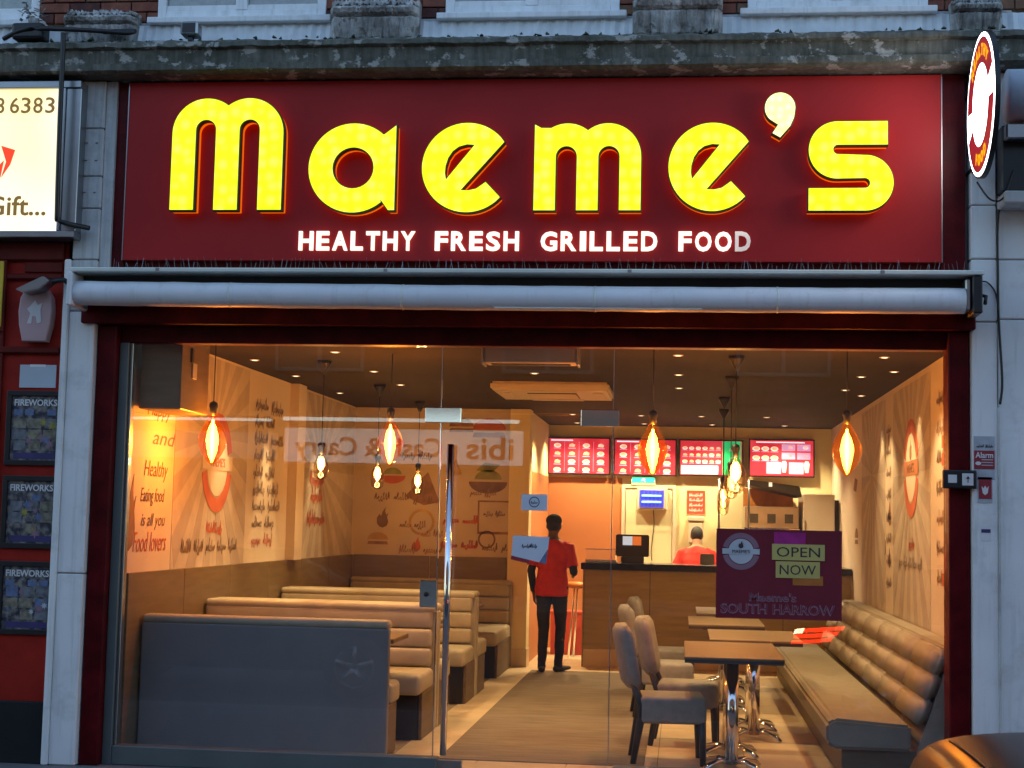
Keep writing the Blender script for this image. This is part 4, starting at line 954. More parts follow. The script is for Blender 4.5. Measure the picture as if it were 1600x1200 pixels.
# ceiling units
ac = thing("ceiling_air_conditioner", "ivory cassette air conditioner in the ceiling", "air conditioner", (-1.22, 4.4, 2.88))
extr("cassette_face", [(-1.76, 3.82, 2.80), (-.68, 3.82, 2.80), (-.68, 4.95, 2.80), (-1.76, 4.95, 2.80)], (0, 0, .079), M['acwhite'], ac, .02)
box("intake_grille", -1.45, -.99, 4.12, 4.66, 2.793, 2.799, M['oak_edge'], ac, .002, 1)
boxes("louvre", [(-1.47, -.97, 3.87, 3.97, 2.79, 2.799), (-1.47, -.97, 4.8, 4.9, 2.79, 2.799), (-1.7, -1.6, 4.1, 4.7, 2.79, 2.799), (-.84, -.74, 4.1, 4.7, 2.79, 2.799)], M['acwhite'], ac, .003)
for k in range(8): box("grille_slat", -1.44, -1.0, 4.15 + k * .063, 4.19 + k * .063, 2.787, 2.7925, M['acwhite'], ac)
acn = thing("air_curtain", "ivory air curtain box above the glass door", "air curtain", (-1.06, .5, 2.68))
box("casing", -1.38, -.735, .42, .62, 2.69, 2.879, M['acwhite'], acn, .02, 2); box("air_slot", -1.33, -.78, .46, .58, 2.685, 2.6895, M['black'], acn)
for x in (-1.385, -.73): box("end_cap", x - .008, x + .008, .41, .63, 2.68, 2.879, M['steel'], acn, .004, 1)

# counter with what stands on it
ct = thing("service_counter", "brown laminate service counter with black worktop", "counter", (.3, 7.8, 0))
box("front_panel", -1.1, 1.86, 7.5, 7.56, .2, 1.09, M['counter'], ct, .004, 1); box("kick_panel", -1.1, 1.86, 7.49, 7.57, 0, .199, M['tile'], ct, .003, 1)
box("end_panel", -1.12, -1.101, 7.5, 8.2, 0, 1.09, M['counter'], ct, .003, 1); box("worktop", -1.14, 1.87, 7.44, 8.22, 1.09, 1.165, M['worktop'], ct, .008, 2)
for x in (-.36, .38, 1.12): box("panel_joint", x - .003, x + .003, 7.496, 7.4995, .2, 1.09, M['plinth'], ct)
dc = thing("display_case", "low clear display case at the counter's left end", "display case", (-.92, 7.8, 1.165))
box("glass_lid", -1.09, -.76, 7.62, 7.98, 1.18, 1.31, M['clear'], dc); box("tray", -1.1, -.75, 7.6, 8.0, 1.166, 1.179, M['steel'], dc, .004); boxes("edge_trim", [(-1.1, -.75, 7.605, 7.619, 1.18, 1.2), (-1.1, -.75, 7.605, 7.62, 1.311, 1.322)], M['steel'], dc)
ti = thing("till", "black point of sale till with a small label on the counter", "till", (-.57, 7.75, 1.165))
extr("screen_housing", [(-.76, 7.66, 1.24), (-.38, 7.66, 1.24), (-.38, 7.7, 1.49), (-.76, 7.7, 1.49)], (0, .08, 0), M['black'], ti, .01); box("till_base", -.7, -.44, 7.65, 7.9, 1.166, 1.239, M['black'], ti, .01)
box("back_label", -.68, -.57, 7.655, 7.664, 1.37, 1.47, M['till_screen'], ti); box("back_label", -.567, -.47, 7.655, 7.664, 1.37, 1.47, M['till_orange'], ti)
cr = thing("card_reader", "dark card terminal standing by the second worker", "card reader", (.3, 7.7, 1.165)); extr("reader_body", [(.2, 7.68, 1.17), (.36, 7.68, 1.17), (.36, 7.72, 1.29), (.2, 7.72, 1.29)], (0, .06, 0), M['black'], cr, .008); box("reader_base", .22, .34, 7.66, 7.8, 1.166, 1.175, M['black'], cr)
tc_ = thing("round_stool", "low stool with orange round seat beside the counter passage", "stool", (-1.25, 8.6, 0)); lathe("seat", [(.0, .9), (.17, .9), (.19, .87), (.17, .83), (.0, .83)], M['orange_p'], tc_, 24, (-1.2, 8.6, 0))
for k in range(4): a = k * PI / 2 + .6; tube("leg", [(-1.2 + .1 * math.cos(a), 8.6 + .1 * math.sin(a), .83), (-1.2 + .17 * math.cos(a), 8.6 + .17 * math.sin(a), 0)], .012, M['chrome'], tc_, 8)
rc = thing("red_crate", "red plastic crate on the passage floor behind the walking worker", "crate", (-1.4, 9.2, 0))
boxes("crate_wall", [(-1.6, -1.2, 9.0, 9.02, .0, .5), (-1.6, -1.2, 9.28, 9.3, .0, .5), (-1.6, -1.58, 9.02, 9.28, 0, .5), (-1.22, -1.2, 9.02, 9.28, 0, .5)], M['redbin'], rc, .004); box("crate_rim", -1.61, -1.19, 8.99, 9.31, .5, .53, M['redbin'], rc, .006)

# menu screens
def menu(label, x0, x1, z0, z1, seed, kind):
    t = thing("menu_screen", label, "menu screen", ((x0 + x1) / 2, 9.9, z0), "menu screens above the counter"); y = 9.9
    box("housing", x0, x1, y, y + .05, z0, z1, M['black'], t, .004, 1)
    sc = box("display", x0 + .018, x1 - .018, y - .004, y - .001, z0 + .018, z1 - .018, M['screen_red'], t)
    a, b = x0 + .03, x1 - .03; w = b - a; rnd = random.Random(seed); h = z1 - z0
    def item(cx, cz, s):
        k = rnd.random()
        if k < .5:
            flat("dish_picture", [ngon2(0, 0, s, 12, ry=s * .62)], (cx, y - .005, cz), M['screen_cream'], sc, depth=.0008); flat("dish_picture", [ngon2(s * .05, s * .1, s * .7, 9, ry=s * .45)], (cx, y - .006, cz), M['screen_food'], sc, depth=.0008)
        else:
            flat("dish_picture", [[(-s * .8, -s * .3), (s * .7, -s * .45), (s * .9, s * .2), (.1 * s, s * .6), (-s * .6, s * .4)]], (cx, y - .005, cz), M['screen_food'], sc, depth=.0008)
        flat("price_line", [[(-s, 0), (s, 0), (s, s * .22), (-s, s * .22)]], (cx, y - .0065, cz - s * .85), M['screen_lilac'], sc, depth=.0008)
    if kind in (0, 1):
        flat("menu_heading", [[(0, 0), (w * .38, 0), (w * .38, .018), (0, .018)]], (a + .01, y - .005, z1 - .05), M['screen_white'], sc, depth=.0008)
        for i in range(4):
            for j in range(4):
                item(a + w * (i + .5) / 4, z0 + h * (.13 + j * .215), .048)
            if i: flat("divider", [[(-.002, 0), (.002, 0), (.002, h * .8), (-.002, h * .8)]], (a + w * i / 4, y - .005, z0 + .04), M['screen_lilac'], sc, depth=.0008)
    elif kind == 2:
        flat("green_section", [[(0, 0), (w * .31, 0), (w * .31, h - .04), (0, h - .04)]], (a + w * .69, y - .005, z0 + .02), M['screen_green'], sc, depth=.0008)
        flat("white_section", [[(0, 0), (w * .62, 0), (w * .62, .11), (0, .11)]], (a, y - .005, z0 + .025), M['screen_white'], sc, depth=.0008)
        for i in range(4): flat("dish_picture", [ngon2(0, 0, .022, 8, ry=.015)], (a + w * (.18 + i * .12), y - .006, z0 + .08), M['screen_food'], sc, depth=.0008)
        for i in range(6):
            for j in range(3): item(a + w * (.06 + i * .112), z0 + h * (.4 + j * .18), .034)
        for j in range(3): item(a + w * .84, z0 + h * (.25 + j * .25), .03)
    else:
        for i in range(3):
            for j in range(2): item(a + w * (.08 + i * .15), z0 + h * (.5 + j * .24), .05)
        for i in range(2):
            for j in range(2):
                flat("offer_tile", [[(0, 0), (w * .22, 0), (w * .22, .085), (0, .085)]], (a + w * (.5 + i * .25), y - .005, z0 + h * (.47 + j * .22)), M['screen_lilac'], sc, depth=.0008); item(a + w * (.64 + i * .25), z0 + h * (.56 + j * .22), .034)
            flat("offer_tile", [[(0, 0), (w * .24, 0), (w * .24, .15), (0, .15)]], (a + w * (.25 + i * .37), y - .005, z0 + .04), M['screen_lilac'], sc, depth=.0008)
            flat("drink_picture", [[(-.02, -.06), (.02, -.06), (.035, .05), (.02, .085), (-.02, .085), (-.035, .05)]], (a + w * (.54 + i * .37), y - .006, z0 + .12), M['screen_cream'], sc, depth=.0008)
        flat("menu_heading", [[(0, 0), (w * .8, 0), (w * .8, .016), (0, .016)]], (a + .06, y - .005, z1 - .05), M['screen_white'], sc, depth=.0008)
menu("leftmost red menu screen above the peach wall", -1.755, -.945, 2.235, 2.72, 1, 0)
menu("red menu screen second from left above the exit sign", -.9, -.09, 2.235, 2.715, 2, 1)
menu("menu screen with a green section, third from left", -.06, .76, 2.245, 2.715, 3, 2)
menu("rightmost menu screen with lilac drink tiles", .83, 1.66, 2.25, 2.735, 4, 3)
exs = thing("exit_sign", "small green lit exit sign under the second menu screen", "exit sign", (-.51, 9.9, 2.13)); box("housing", -.67, -.36, 9.93, 9.98, 2.11, 2.22, M['acwhite'], exs, .006); box("lit_panel", -.66, -.37, 9.925, 9.9295, 2.15, 2.215, M['exitgreen'], exs)
flat("running_figure", [[(-.03, -.02), (0, 0), (.02, -.025), (.028, -.02), (.008, .012), (.03, .01), (.03, .016), (-.005, .022), (-.03, .008)]], (-.51, 9.924, 2.18), M['white'], exs)
kd_ = thing("kitchen_door", "pale cream kitchen door left of the red notice", "door", (-.45, 9.97, 0))
box("leaf", -.74, -.14, 9.955, 9.99, 0, 2.07, M['doorpale'], kd_, .004, 1); boxes("frame", [(-.79, -.745, 9.94, 9.998, 0, 2.12), (-.135, -.09, 9.94, 9.998, 0, 2.12), (-.745, -.135, 9.94, 9.998, 2.075, 2.12)], M['acwhite'], kd_, .004); box("hinge_plate", -.185, -.165, 9.945, 9.956, .95, 1.12, M['steel'], kd_)
ik = thing("insect_killer", "blue glowing insect killer hanging on the kitchen door", "insect killer", (-.4, 9.9, 1.8)); box("housing", -.59, -.2, 9.87, 9.95, 1.8, 2.08, M['acwhite'], ik, .008); box("backlight", -.56, -.25, 9.862, 9.869, 1.83, 2.05, M['bluebox'], ik)
for z in (1.9, 1.98): tube("lamp_tube", [(-.53, 9.855, z), (-.28, 9.855, z)], .012, M['uvblue'], ik, 10)
for k in range(7): box("guard_bar", -.55 + k * .05, -.547 + k * .05, 9.83, 9.836, 1.82, 2.06, M['steel'], ik)
box("guard_frame", -.57, -.235, 9.838, 9.842, 1.815, 1.822, M['steel'], ik)
tube("lead", arc_curve([(-.38, 9.94, 1.8), (-.37, 9.945, 1.6), (-.4, 9.945, 1.3), (-.39, 9.945, 1.15)]), .005, M['cable'], ik, 6)
rn = thing("red_notice", "red wall notice with white lettering beside the kitchen door", "notice", (.16, 9.98, 1.76)); box("sheet", .05, .28, 9.985, 9.9985, 1.76, 2.06, M['notice_red'], rn)
for k in range(4): scribble("print_line", .17, .035, (.08, 9.984, 1.99 - k * .065), M['white'], rn, 'front', 150 + k, .01, 1)
ds = thing("paper_towel_dispenser", "white towel dispenser under the red notice", "dispenser", (.16, 9.9, 1.4)); box("body", .07, .26, 9.86, 9.999, 1.38, 1.66, M['acwhite'], ds, .02, 2); box("lid", .06, .27, 9.85, 9.999, 1.661, 1.73, M['screen_cream'] if False else M['acwhite'], ds, .015, 2)
hd = thing("extractor_hood", "dark sloping extractor hood over the oven", "hood", (1.1, 9.3, 2.0))
extr("canopy", [(.78, 8.9, 2.12), (.8, 8.9, 2.18), (1.4, 8.9, 2.11), (1.43, 8.9, 1.98)], (0, 1.0, 0), M['hoodwood'], hd, .008); box("hood_lamp", 1.03, 1.07, 8.885, 8.899, 2.1, 2.15, M['screen_cream'], hd)
og = thing("oven", "steel oven with three dark openings under the hood", "oven", (1.1, 9.3, 0))
box("body", .75, 1.4, 9.0, 9.8, 0, 1.86, M['oven'], og, .01, 1); box("splash_panel", .76, 1.39, 9.85, 9.9, 1.86, 2.1, M['orange_p'], og)
for x in (.86, 1.07, 1.28): box("oven_opening", x - .05, x + .05, 8.99, 8.9995, 1.66, 1.77, M['hoodwood'], og)
box("shelf", .74, 1.41, 8.93, 8.9985, 1.56, 1.6, M['chrome'], og, .004)
fg = thing("fridge", "tall beige fridge at the right end of the kitchen", "fridge", (1.62, 9.3, 0)); box("body", 1.44, 1.82, 8.9, 9.7, 0, 2.02, M['acwhite'], fg, .015, 2); box("side_gap", 1.825, 1.87, 8.95, 9.6, 0, 1.95, M['plinth'], fg); box("handle", 1.46, 1.475, 8.87, 8.899, 1.2, 1.7, M['steel'], fg)
cb = thing("glass_screen", "clear counter screen with steel posts beside the till", "glass screen", (.55, 7.9, 1.17)); box("pane", .42, .74, 7.9, 7.908, 1.17, 2.1, M['clear'], cb)
for x in (.41, .75): tube("post", [(x, 7.904, 1.167), (x, 7.904, 2.15)], .012, M['steel'], cb, 10)

# papers and poster on the glass
pp = thing("paper_notice", "upper small white paper taped to the glass door", "notice", (-.96, 0, 1.68)); box("sheet", -1.05, -.88, .003, .006, 1.68, 1.785, M['paper'], pp)
flat("round_mark", [ngon2(0, 0, .035, 20), ngon2(0, 0, .029, 20)[::-1]], (-.965, .0028, 1.735), M['ink'], pp, depth=.001); scribble("print_line", .045, .02, (-.987, .002, 1.725), M['ink'], pp, 'front', 77, .004, 1)
pp = thing("paper_notice", "lower tilted white and blue paper on the glass door", "notice", (-1, 0, 1.35))
extr("sheet", [(-1.108, .006, 1.385), (-.925, .006, 1.345), (-.87, .006, 1.43), (-.862, .006, 1.51), (-1.1, .006, 1.515)], (0, -.003, 0), M['paper'], pp); extr("blue_corner", [(-.925, .0025, 1.345), (-.88, .0025, 1.335), (-.872, .0025, 1.43)], (0, .003, 0), M['firework_blue'], pp); extr("red_edge", [(-1.112, .0062, 1.36), (-.99, .0062, 1.335), (-.985, .0062, 1.365), (-1.108, .0062, 1.39)], (0, -.002, 0), M['stick_red'], pp)
scribble("print_line", .1, .025, (-1.04, .0015, 1.44), M['ink'], pp, 'front', 78, .005, 1)
po = thing("window_poster", "plum window poster reading OPEN NOW and SOUTH HARROW", "poster", (.61, 0, 1.02))
box("sheet", .215, 1.008, .003, .0075, 1.022, 1.59, M['poster'], po)
emblem(po, (.372, .0025, 1.447), .118, 'front', M['lilac'], M['palegrey'], M['ink'], M['palegrey'])
box("magenta_patch", .58, .78, .0005, .0028, 1.5, 1.575, M['magenta'], po); box("orange_patch", .7, .89, .0005, .0028, 1.24, 1.3, M['orange_p'], po)
for s, x0, x1, z0, z1 in (("OPEN", .568, .9, 1.398, 1.5), ("NOW", .592, .87, 1.285, 1.39)):
    c = box("yellow_card", x0, x1, -.003, .0, z0, z1, M['lime'], po); text("card_text", s, .1, ((x0 + x1) / 2, -.004, z0 + .022), M['ink'], c, 'front', .001, .0, 'CENTER', width=(x1 - x0) * .82, height=.062)
def outline_text(s, origin, w, h, par):
    text("poster_text", s, .1, origin, M['lilac'], par, 'front', .001, .004, 'CENTER', width=w, height=h)
    text("poster_text_fill", s, .1, (origin[0], origin[1] - .0012, origin[2] + h * .04), M['poster'], par, 'front', .001, -.0015, 'CENTER', width=w * .985, height=h * .9)
outline_text("Maeme's", (.575, .002, 1.135), .3, .058, po); outline_text("SOUTH", (.392, .002, 1.055), .295, .068, po); outline_text("HARROW", (.77, .002, 1.055), .39, .068, po)

# ------------------------------------------------------------------ people
def remesh(name, geos, voxel, mat, parent, it=6, fold=None):
    vs_ = []; fs = []
    for v, f in geos:
        b = len(vs_); vs_ += [tuple(p) for p in v]; fs += [[i + b for i in q] for q in f]
    me = bpy.data.meshes.new(name); me.from_pydata(vs_, [], fs); me.update()
    bm = bmesh.new(); bm.from_mesh(me); bmesh.ops.recalc_face_normals(bm, faces=bm.faces); bm.to_mesh(me); bm.free()
    t = bpy.data.objects.new("tmp", me); COL.objects.link(t)
    m = t.modifiers.new("r", 'REMESH'); m.mode = 'VOXEL'; m.voxel_size = voxel
    s = t.modifiers.new("s", 'SMOOTH'); s.iterations = it; s.factor = .5
    if fold:
        tx = bpy.data.textures.new("folds", 'CLOUDS'); tx.noise_scale = fold[1]; tx.noise_depth = 2
        dm = t.modifiers.new("d", 'DISPLACE'); dm.texture = tx; dm.texture_coords = 'LOCAL'; dm.strength = fold[0]; dm.mid_level = .5
    dg = bpy.context.evaluated_depsgraph_get(); out = bpy.data.meshes.new_from_object(t.evaluated_get(dg)); bpy.data.objects.remove(t); bpy.data.meshes.remove(me)
    out.name = name; out.materials.clear(); smooth(out)
    return link(name, out, mat, parent)
def ell(c, rx, ry, rz, n=14):
    pts = []; rad = []
    for k in range(n + 1):
        a = PI * k / n; pts.append(V(c) + V((0, 0, -rz * math.cos(a)))); rad.append((max(.002, rx * math.sin(a)), max(.002, ry * math.sin(a))))
    return tube_geo(pts, rad, 18)
def hand(w, d, palm_n, side, s=1.0):
    """palm + five fingers from wrist w along d; palm_n: direction fingers curl to; side: thumb side"""
    g = []; d = V(d).normalized(); pn = V(palm_n).normalized(); sd = V(side).normalized()
    g.append(tube_geo([w, w + d * .03 * s, w + d * .085 * s, w + d * .095 * s], [(.022, .017), (.036, .014), (.042, .013), (.036, .011)], 12, sd))
    for k, (off, L) in enumerate(((.03, .072), (.01, .082), (-.01, .076), (-.03, .06))):
        b = w + d * .085 * s + sd * off * s; g.append(tube_geo([b, b + d * L * .4 + pn * L * .08, b + d * L * .72 + pn * L * .3, b + d * L * .85 + pn * L * .58], [.0095, .009, .0085, .0065], 8, sd))
    b = w + d * .03 * s + sd * .025 * s; g.append(tube_geo([b, b + d * .03 + sd * .03 + pn * .01, b + d * .06 + sd * .036 + pn * .022], [.013, .011, .008], 8, pn))
    return g
def person(label, at, h, skin, arms, hairkind, legs, lean=0.0, rot=0.0, sleeves_long=True):
    t = thing("person", label, "person", (0, 0, 0))
    k = h / 1.7
    S = lambda x, y, z: V((x * k, y * k + lean * max(0, z - .95) * k, z * k))
    # body, one continuous surface
    g = []
    tor = [(.88, .15, .1), (.95, .165, .115), (1.05, .15, .105), (1.15, .15, .105), (1.27, .17, .115), (1.37, .175, .11), (1.43, .12, .085), (1.47, .06, .06), (1.52, .052, .056), (1.56, .05, .055)]
    g.append(tube_geo([S(0, 0, z) for z, _, _ in tor], [(a * k, b * k) for _, a, b in tor], 20))
    hc = S(0, .02, 1.6); g.append(ell(hc + V((0, 0, .005)), .074 * k, .093 * k, .115 * k)); g.append(ell(S(0, .055, 1.545), .05 * k, .05 * k, .05 * k))
    g.append(tube_geo([hc + V((0, .08, .03)) * k, hc + V((0, .105, -.02)) * k, hc + V((0, .085, -.03)) * k], [.01, .017, .012], 8)) # nose
    for sx in (-1, 1): g.append(ell(hc + V((sx * .076, -.005, -.005)) * k, .012, .022, .032, 8)) # ears
    g.append(tube_geo([hc + V((-.025, .088, -.06)) * k, hc + V((.025, .088, -.06)) * k], [.008, .008], 8)) # lips
    for A_ in arms:
        g.append(tube_geo([S(*A_[0]), (S(*A_[0]) + S(*A_[1])) / 2, S(*A_[1]), (S(*A_[1]) * .6 + S(*A_[2]) * .4), S(*A_[2])], [.05 * k, .045 * k, .038 * k, .037 * k, .024 * k], 12))
        g += hand(S(*A_[2]), S(*A_[2]) - S(*A_[1]), A_[3], A_[4], k)
    for L_ in legs:
        hip, kn, an, toe = [S(*p) for p in L_]
        g.append(tube_geo([hip, hip * .6 + kn * .4, kn, kn * .65 + an * .35, an, an + V((0, 0, -.04))], [.085 * k, .078 * k, .055 * k, .055 * k, .037 * k, .035 * k], 14))
    body = remesh("body", g, .0075, M[skin], t, 3)
    # clothes
    g = []
    sh = [(.83, .19, .142), (.9, .19, .142), (1.0, .182, .135), (1.12, .166, .124), (1.25, .184, .13), (1.35, .192, .122), (1.415, .15, .1), (1.45, .075, .075)]
    g.append(tube_geo([S(0, -.004, z) for z, _, _ in sh], [(a * k, b * k) for _, a, b in sh], 22))
    for A_ in arms:
        a, b = S(*A_[0]), S(*A_[1]); c0 = V((a.x * .6, a.y, a.z + .02)); g.append(tube_geo([c0, a + (b - a) * .05, a * .55 + b * .45, a * .2 + b * .8], [.05 * k, .06 * k, .063 * k, .064 * k], 14))
    remesh("t_shirt", g, .009, M['red_shirt'], body, 4, (.022, .13))
    if sleeves_long:
        g = []
        for A_ in arms:
            a, b, c = S(*A_[0]), S(*A_[1]), S(*A_[2]); g.append(tube_geo([a * .4 + b * .6, b, b * .6 + c * .4, b * .05 + c * .95], [.05 * k, .046 * k, .043 * k, .032 * k], 12))
        remesh("under_sleeves", g, .008, M['blackcloth'], body, 3)
    g = []
    g.append(tube_geo([S(0, -.005, .82), S(0, -.005, .9), S(0, 0, 1.0)], [(.155 * k, .118 * k), (.168 * k, .123 * k), (.155 * k, .113 * k)], 20))
    for L_ in legs:
        hip, kn, an, toe = [S(*p) for p in L_]
        g.append(tube_geo([hip + V((0, 0, .05)), hip * .6 + kn * .4, kn, kn * .6 + an * .4, an + V((0, 0, .02)), an + V((0, 0, -.03))], [.098 * k, .084 * k, .062 * k, .058 * k, .048 * k, .05 * k], 14))
    remesh("trousers", g, .009, M['blackcloth'], body, 4, (.018, .1))
    for L_ in legs:
        hip, kn, an, toe = [S(*p) for p in L_]; d = (toe - an); d.z = 0; d.normalize(); s0 = V((d.y, -d.x, 0)); base = V((an.x, an.y, toe.z))
        remesh("shoe", [tube_geo([base - d * .075, base - d * .05, base + d * .03, base + d * .12, base + d * .175, base + d * .195], [(.02, .02), (.036, .036), (.04, .034), (.046, .026), (.036, .02), (.014, .01)], 14, s0), tube_geo([base + V((0, 0, .0)), an + V((0, 0, .01))], [.036, .038], 12)], .007, M['shoe'], body, 2)
    # hair / cap
    g = [ell(hc + V((0, -.012, .022)) * k, .083 * k, .098 * k, .105 * k)]
    hair = remesh("hair", g, .007, M['hair'], body, 2)
    if hairkind == 'cap':
        g = [ell(hc + V((0, -.01, .06)) * k, .09 * k, .104 * k, .075 * k), tube_geo([hc + V((0, .06, .055)) * k, hc + V((0, .15, .035)) * k], [(.075 * k, .01), (.05 * k, .006)], 12)]
        remesh("cap", g, .006, M['blackcloth'], body, 2)
        tube("glasses", [hc + V((.08, -.01, .02)) * k, hc + V((.085, .05, .025)) * k, hc + V((.055, .1, .02)) * k, hc + V((-.055, .1, .02)) * k, hc + V((-.085, .05, .025)) * k, hc + V((-.08, -.01, .02)) * k], .0035, M['steel'], body, 6)
    for sx in (-1, 1): mesh("eye", *ell(hc + V((sx * .03, .082, .008)) * k, .011, .007, .007, 6), M['acwhite'], body, True)
    t.location = at; t.rotation_euler.z = rot
    return t
person("worker in red T-shirt, black cap and trousers walking away on the carpet", (-1.40, 6.68, .008), 1.66, 'skin',
       [((-.185, 0, 1.38), (-.235, -.02, 1.1), (-.22, .06, .86), (.6, .4, 0), (0, 1, 0)), ((.185, 0, 1.38), (.255, -.05, 1.1), (.2, .2, 1.08), (-.4, 0, -.8), (-.4, .3, .8))], 'cap',
       [((-.09, 0, .9), (-.092, .03, .48), (-.085, -.05, .08), (-.12, .08, .035)), ((.09, 0, .9), (.088, .09, .49), (.078, .06, .08), (.14, .18, .035))], lean=.05, rot=math.radians(-8))
person("worker in red T-shirt with dark hair bending behind the counter", (.17, 8.75, 0), 1.58, 'skin2',
       [((-.19, 0, 1.38), (-.3, .05, 1.12), (-.2, .3, 1.12), (0, 0, -1), (.6, .8, 0)), ((.19, 0, 1.38), (.3, .05, 1.12), (.2, .3, 1.12), (0, 0, -1), (-.6, .8, 0))], 'hair',
       [((-.09, 0, .9), (-.09, .02, .48), (-.09, 0, .08), (-.1, .14, .035)), ((.09, 0, .9), (.09, .02, .48), (.09, 0, .08), (.1, .14, .035))], lean=.3, sleeves_long=False)

# ------------------------------------------------------------------ parked cars
def car(label, x_rear, y_c, L=4.2):
    t = thing("parked_car", label, "car", (x_rear, y_c, -.17), "cars parked along the kerb"); W = .86; zr = -.17
    def sect(x, w, h, zb):
        P = [(0, h), (.55 * w, h - .004), (.82 * w, h - .03), (.95 * w, h - .1), (1.0 * w, h - .24), (1.0 * w, .55), (.985 * w, .38), (.93 * w, zb), (0, zb)]
        return [(x, y, z) for y, z in P]
    st_ = [(0, .62, .74, .45), (.03, .74, .93, .36), (.12, .82, 1.0, .26), (.35, .855, 1.035, .24), (.9, .87, 1.05, .22), (1.6, .87, 1.03, .22), (2.6, .87, 1.0, .22), (3.2, .865, .98, .22), (3.8, .84, .9, .24), (4.1, .76, .78, .3), (4.2, .62, .66, .4)]
    v = []; f = []
    for (x, w, h, zb) in st_:
        half = sect(x * L / 4.2, w, h, zb); v += [(a + x_rear, y_c + b, c + zr) for a, b, c in half] + [(a + x_rear, y_c - b, c + zr) for a, b, c in half[-2:0:-1]]
    q = 16
    for i in range(len(st_) - 1):
        for k in range(q): f.append([i * q + k, i * q + (k + 1) % q, (i + 1) * q + (k + 1) % q, (i + 1) * q + k])
    f += [list(range(q))[::-1], [(len(st_) - 1) * q + k for k in range(q)]]
    body = mesh("body", v, f, M['carpaint'], t, True); m = body.modifiers.new("s", 'SUBSURF'); m.levels = 2; m.render_levels = 2
    gh = [(.62, .68, 1.06), (.85, .66, 1.25), (1.25, .63, 1.42), (1.8, .63, 1.46), (2.3, .63, 1.42), (2.75, .66, 1.24), (3.15, .7, 1.0)]
    v = []; f = []
    for (x, w, h) in gh:
        for (b, c) in ((-.8, .97), (-w - .06, max(1.0, h - .2) if h > 1.2 else .99), (-w, h - .03), (-w * .6, h), (w * .6, h), (w, h - .03), (w + .06, max(1.0, h - .2) if h > 1.2 else .99), (.8, .97)): v.append((x + x_rear, y_c + b, c + zr))
    for i in range(len(gh) - 1):
        for k in range(7): f.append([i * 8 + k, i * 8 + k + 1, (i + 1) * 8 + k + 1, (i + 1) * 8 + k])
    f += [list(range(8)), [(len(gh) - 1) * 8 + k for k in range(8)]]
    g_ = mesh("windows", v, f, M['carglass'], t, True)
    v = [(x + x_rear, y_c + s * .55, h + zr + .012) for x, w, h in gh[2:5] for s in (-1.1, -.5, .5, 1.1)]; f = []
    for i in range(2):
        for k in range(3): f.append([i * 4 + k, i * 4 + k + 1, (i + 1) * 4 + k + 1, (i + 1) * 4 + k])
    mesh("roof", v, f, M['carpaint'], t, True)
    for x in (.72, 3.35):
        for s in (-1, 1):
            yc_ = y_c + s * .80; vv, ff = [], []
            prof_ = [(.2, -.09), (.29, -.1), (.315, -.07), (.315, .07), (.29, .1), (.2, .09)]; n = 32
            for (r, o) in prof_:
                for k in range(n): vv.append((x + x_rear + r * math.cos(2 * PI * k / n), yc_ + o, .315 + zr + r * math.sin(2 * PI * k / n)))
            for i in range(6):
                for k in range(n): ff.append([i * n + k, i * n + (k + 1) % n, ((i + 1) % 6) * n + (k + 1) % n, ((i + 1) % 6) * n + k])
            wh = mesh("wheel", vv, ff, M['tyre'], t, True); yo = yc_ + s * .085
            for k in range(5):
                a = 2 * PI * k / 5 + .3; c = V((math.cos(a), 0, math.sin(a))); tube("spoke", [V((x + x_rear, yo, .315 + zr)) + c * .02, V((x + x_rear, yo, .315 + zr)) + c * .205], [(.03, .012), (.02, .01)], M['rim'], wh, 8, c.cross(V((0, 1, 0))))
            tube("rim", [V((x + x_rear + .2 * math.cos(2 * PI * k / 24), yo - s * .01, .315 + zr + .2 * math.sin(2 * PI * k / 24))) for k in range(25)], .012, M['rim'], wh, 8, V((0, 1, 0)))
    return t, body
carA, bodyA = car("dark car parked at the kerb in the lower right corner", .84, -4.45)
def lamp_cluster(t, xr, y_c, s):
    y0 = y_c + s * .82
    for q_ in range(3):
        z_ = .605 + q_ * .048; d_ = q_ * .05
        extr("tail_light", [(xr + .1 + d_ * .4, y0, z_), (xr + .11 + d_ * .4, y0, z_ + .03), (xr + .34, y0 + s * .045, z_ + .05), (xr + .46 + d_, y0 + s * .05, z_ + .07), (xr + .44 + d_, y0 + s * .05, z_ + .035), (xr + .3, y0 + s * .04, z_ + .012)], (0, s * .02, 0), M['tail'], t, .003)
    extr("reverse_light", [(xr + .12, y0 + s * .022, .69), (xr + .14, y0 + s * .022, .735), (xr + .22, y0 + s * .03, .745), (xr + .2, y0 + s * .03, .7)], (0, s * .015, 0), M['tailwhite'], t, .003)
for s in (-1, 1): lamp_cluster(carA, .84, -4.45, s)
tube("boot_gap", arc_curve([(1.0, -5.0, .815), (1.0, -4.75, .832), (1.0, -4.45, .836), (1.0, -4.2, .832), (1.0, -4.02, .822)]), .005, M['black'], carA, 6)
box("number_plate", .822, .836, -4.7, -4.2, .45, .56, M['yellowpaint'], carA, .003)
box("bumper", .80, .95, -5.15, -3.75, .2, .36, M['carpaint'], carA, .04, 3)
carB, bodyB = car("dark car parked left of the view, seen only mirrored in the glass", -6.55, -5.9)
for s in (-1, 1): box("headlight", -2.5, -2.4, min(-5.9 + s * .5, -5.9 + s * .75), max(-5.9 + s * .5, -5.9 + s * .75), .48, .6, M['clear'], carB, .02)

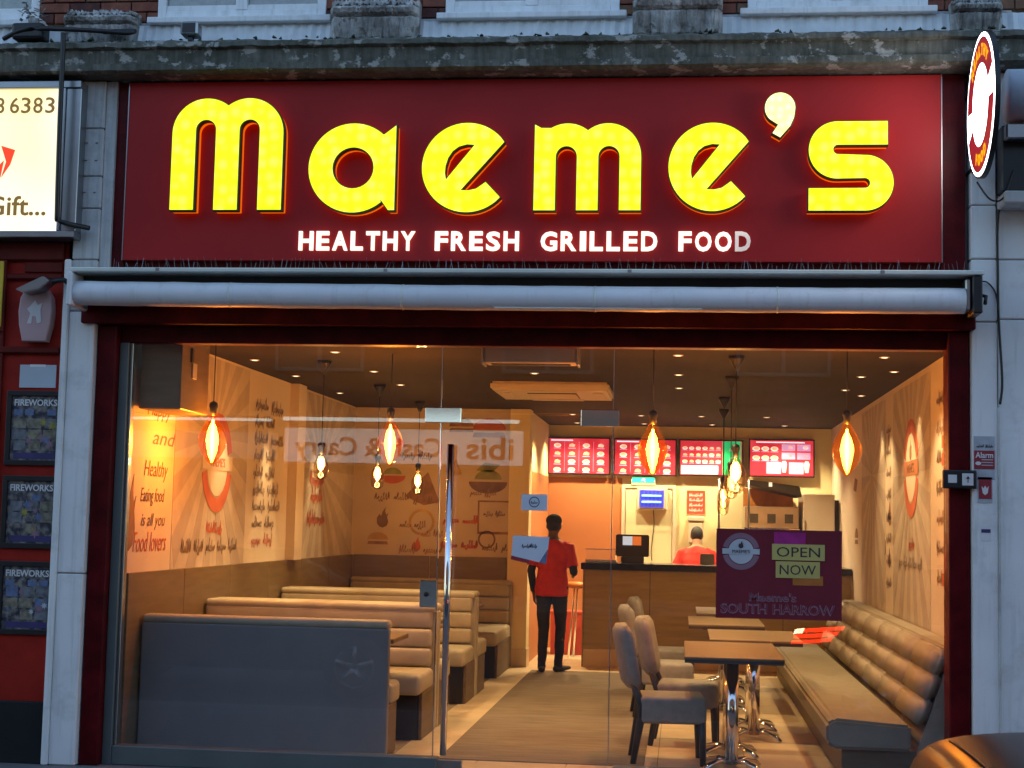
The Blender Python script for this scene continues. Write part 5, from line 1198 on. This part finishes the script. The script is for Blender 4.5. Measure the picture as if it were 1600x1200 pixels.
# ------------------------------------------------------------------ building across the street (mirrored in the glass)
ob = thing("opposite_building", "brick terrace across the street, seen mirrored in the shop glass", "building", (-3, -24, 0))
box("wall", -34, 30, -30, -24.02, 3.95, 11.5, M['opp_brick'], ob)
box("shop_level", -34, 30, -30, -24.1, -.05, 3.949, M['opp_shop'], ob)
for k in range(11):
    x = -30 + k * 5.2
    for z in (5.0, 8.2):
        w = box("window", x, x + 1.9, -24.06, -24.0, z, z + 1.7, M['carglass'], ob)
        boxes("window_frame", [(x - .08, x, -24.05, -23.95, z - .08, z + 1.78), (x + 1.9, x + 1.98, -24.05, -23.95, z - .08, z + 1.78), (x, x + 1.9, -24.05, -23.95, z + 1.7, z + 1.78), (x, x + 1.9, -24.05, -23.95, z - .08, z), (x + .9, x + 1.0, -24.05, -23.95, z, z + 1.7), (x, x + .9, -24.05, -23.95, z + .8, z + .88), (x + 1.0, x + 1.9, -24.05, -23.95, z + .8, z + .88)], M['opp_frame'], w)
os_ = thing("opposite_sign", "lit cash and carry sign across the street, mirrored in the glass", "shop sign", (-7, -24, 2.9))
box("lit_board", -8.95, -3.55, -24.0, -23.8, 2.85, 3.62, M['opp_sign'], os_)
box("canopy_ledge", -9.0, -3.5, -24.0, -23.35, 3.9, 3.96, M['opp_shop'], os_); box("strip_light", -8.9, -3.6, -23.5, -23.42, 3.76, 3.84, M['opp_tube'], os_)
box("sign_foot", -8.95, -3.55, -24.0, -23.78, 2.78, 2.849, M['opp_shop'], os_)
os2 = thing("opposite_sign", "dim cream sign next to the cash and carry, mirrored in the glass", "shop sign", (-11, -24, 2.9))
box("board", -12.9, -9.15, -24.0, -23.8, 2.9, 3.5, M['opp_sign2'], os2); box("strip_light", -12.8, -9.2, -23.6, -23.54, 3.74, 3.8, M['opp_tube'], os2); box("canopy_ledge", -13.0, -9.1, -24.0, -23.45, 3.88, 3.93, M['opp_shop'], os2)
text("sign_word", "ibis", .8, (-3.75, -23.78, 2.98), M['opp_red'], os_, 'opp', .02, .01, 'LEFT', height=.5, width=1.05)
text("sign_word", "Cash & Carry", .8, (-5.35, -23.78, 3.02), M['opp_blue'], os_, 'opp', .02, .012, 'LEFT', height=.55, width=3.35)
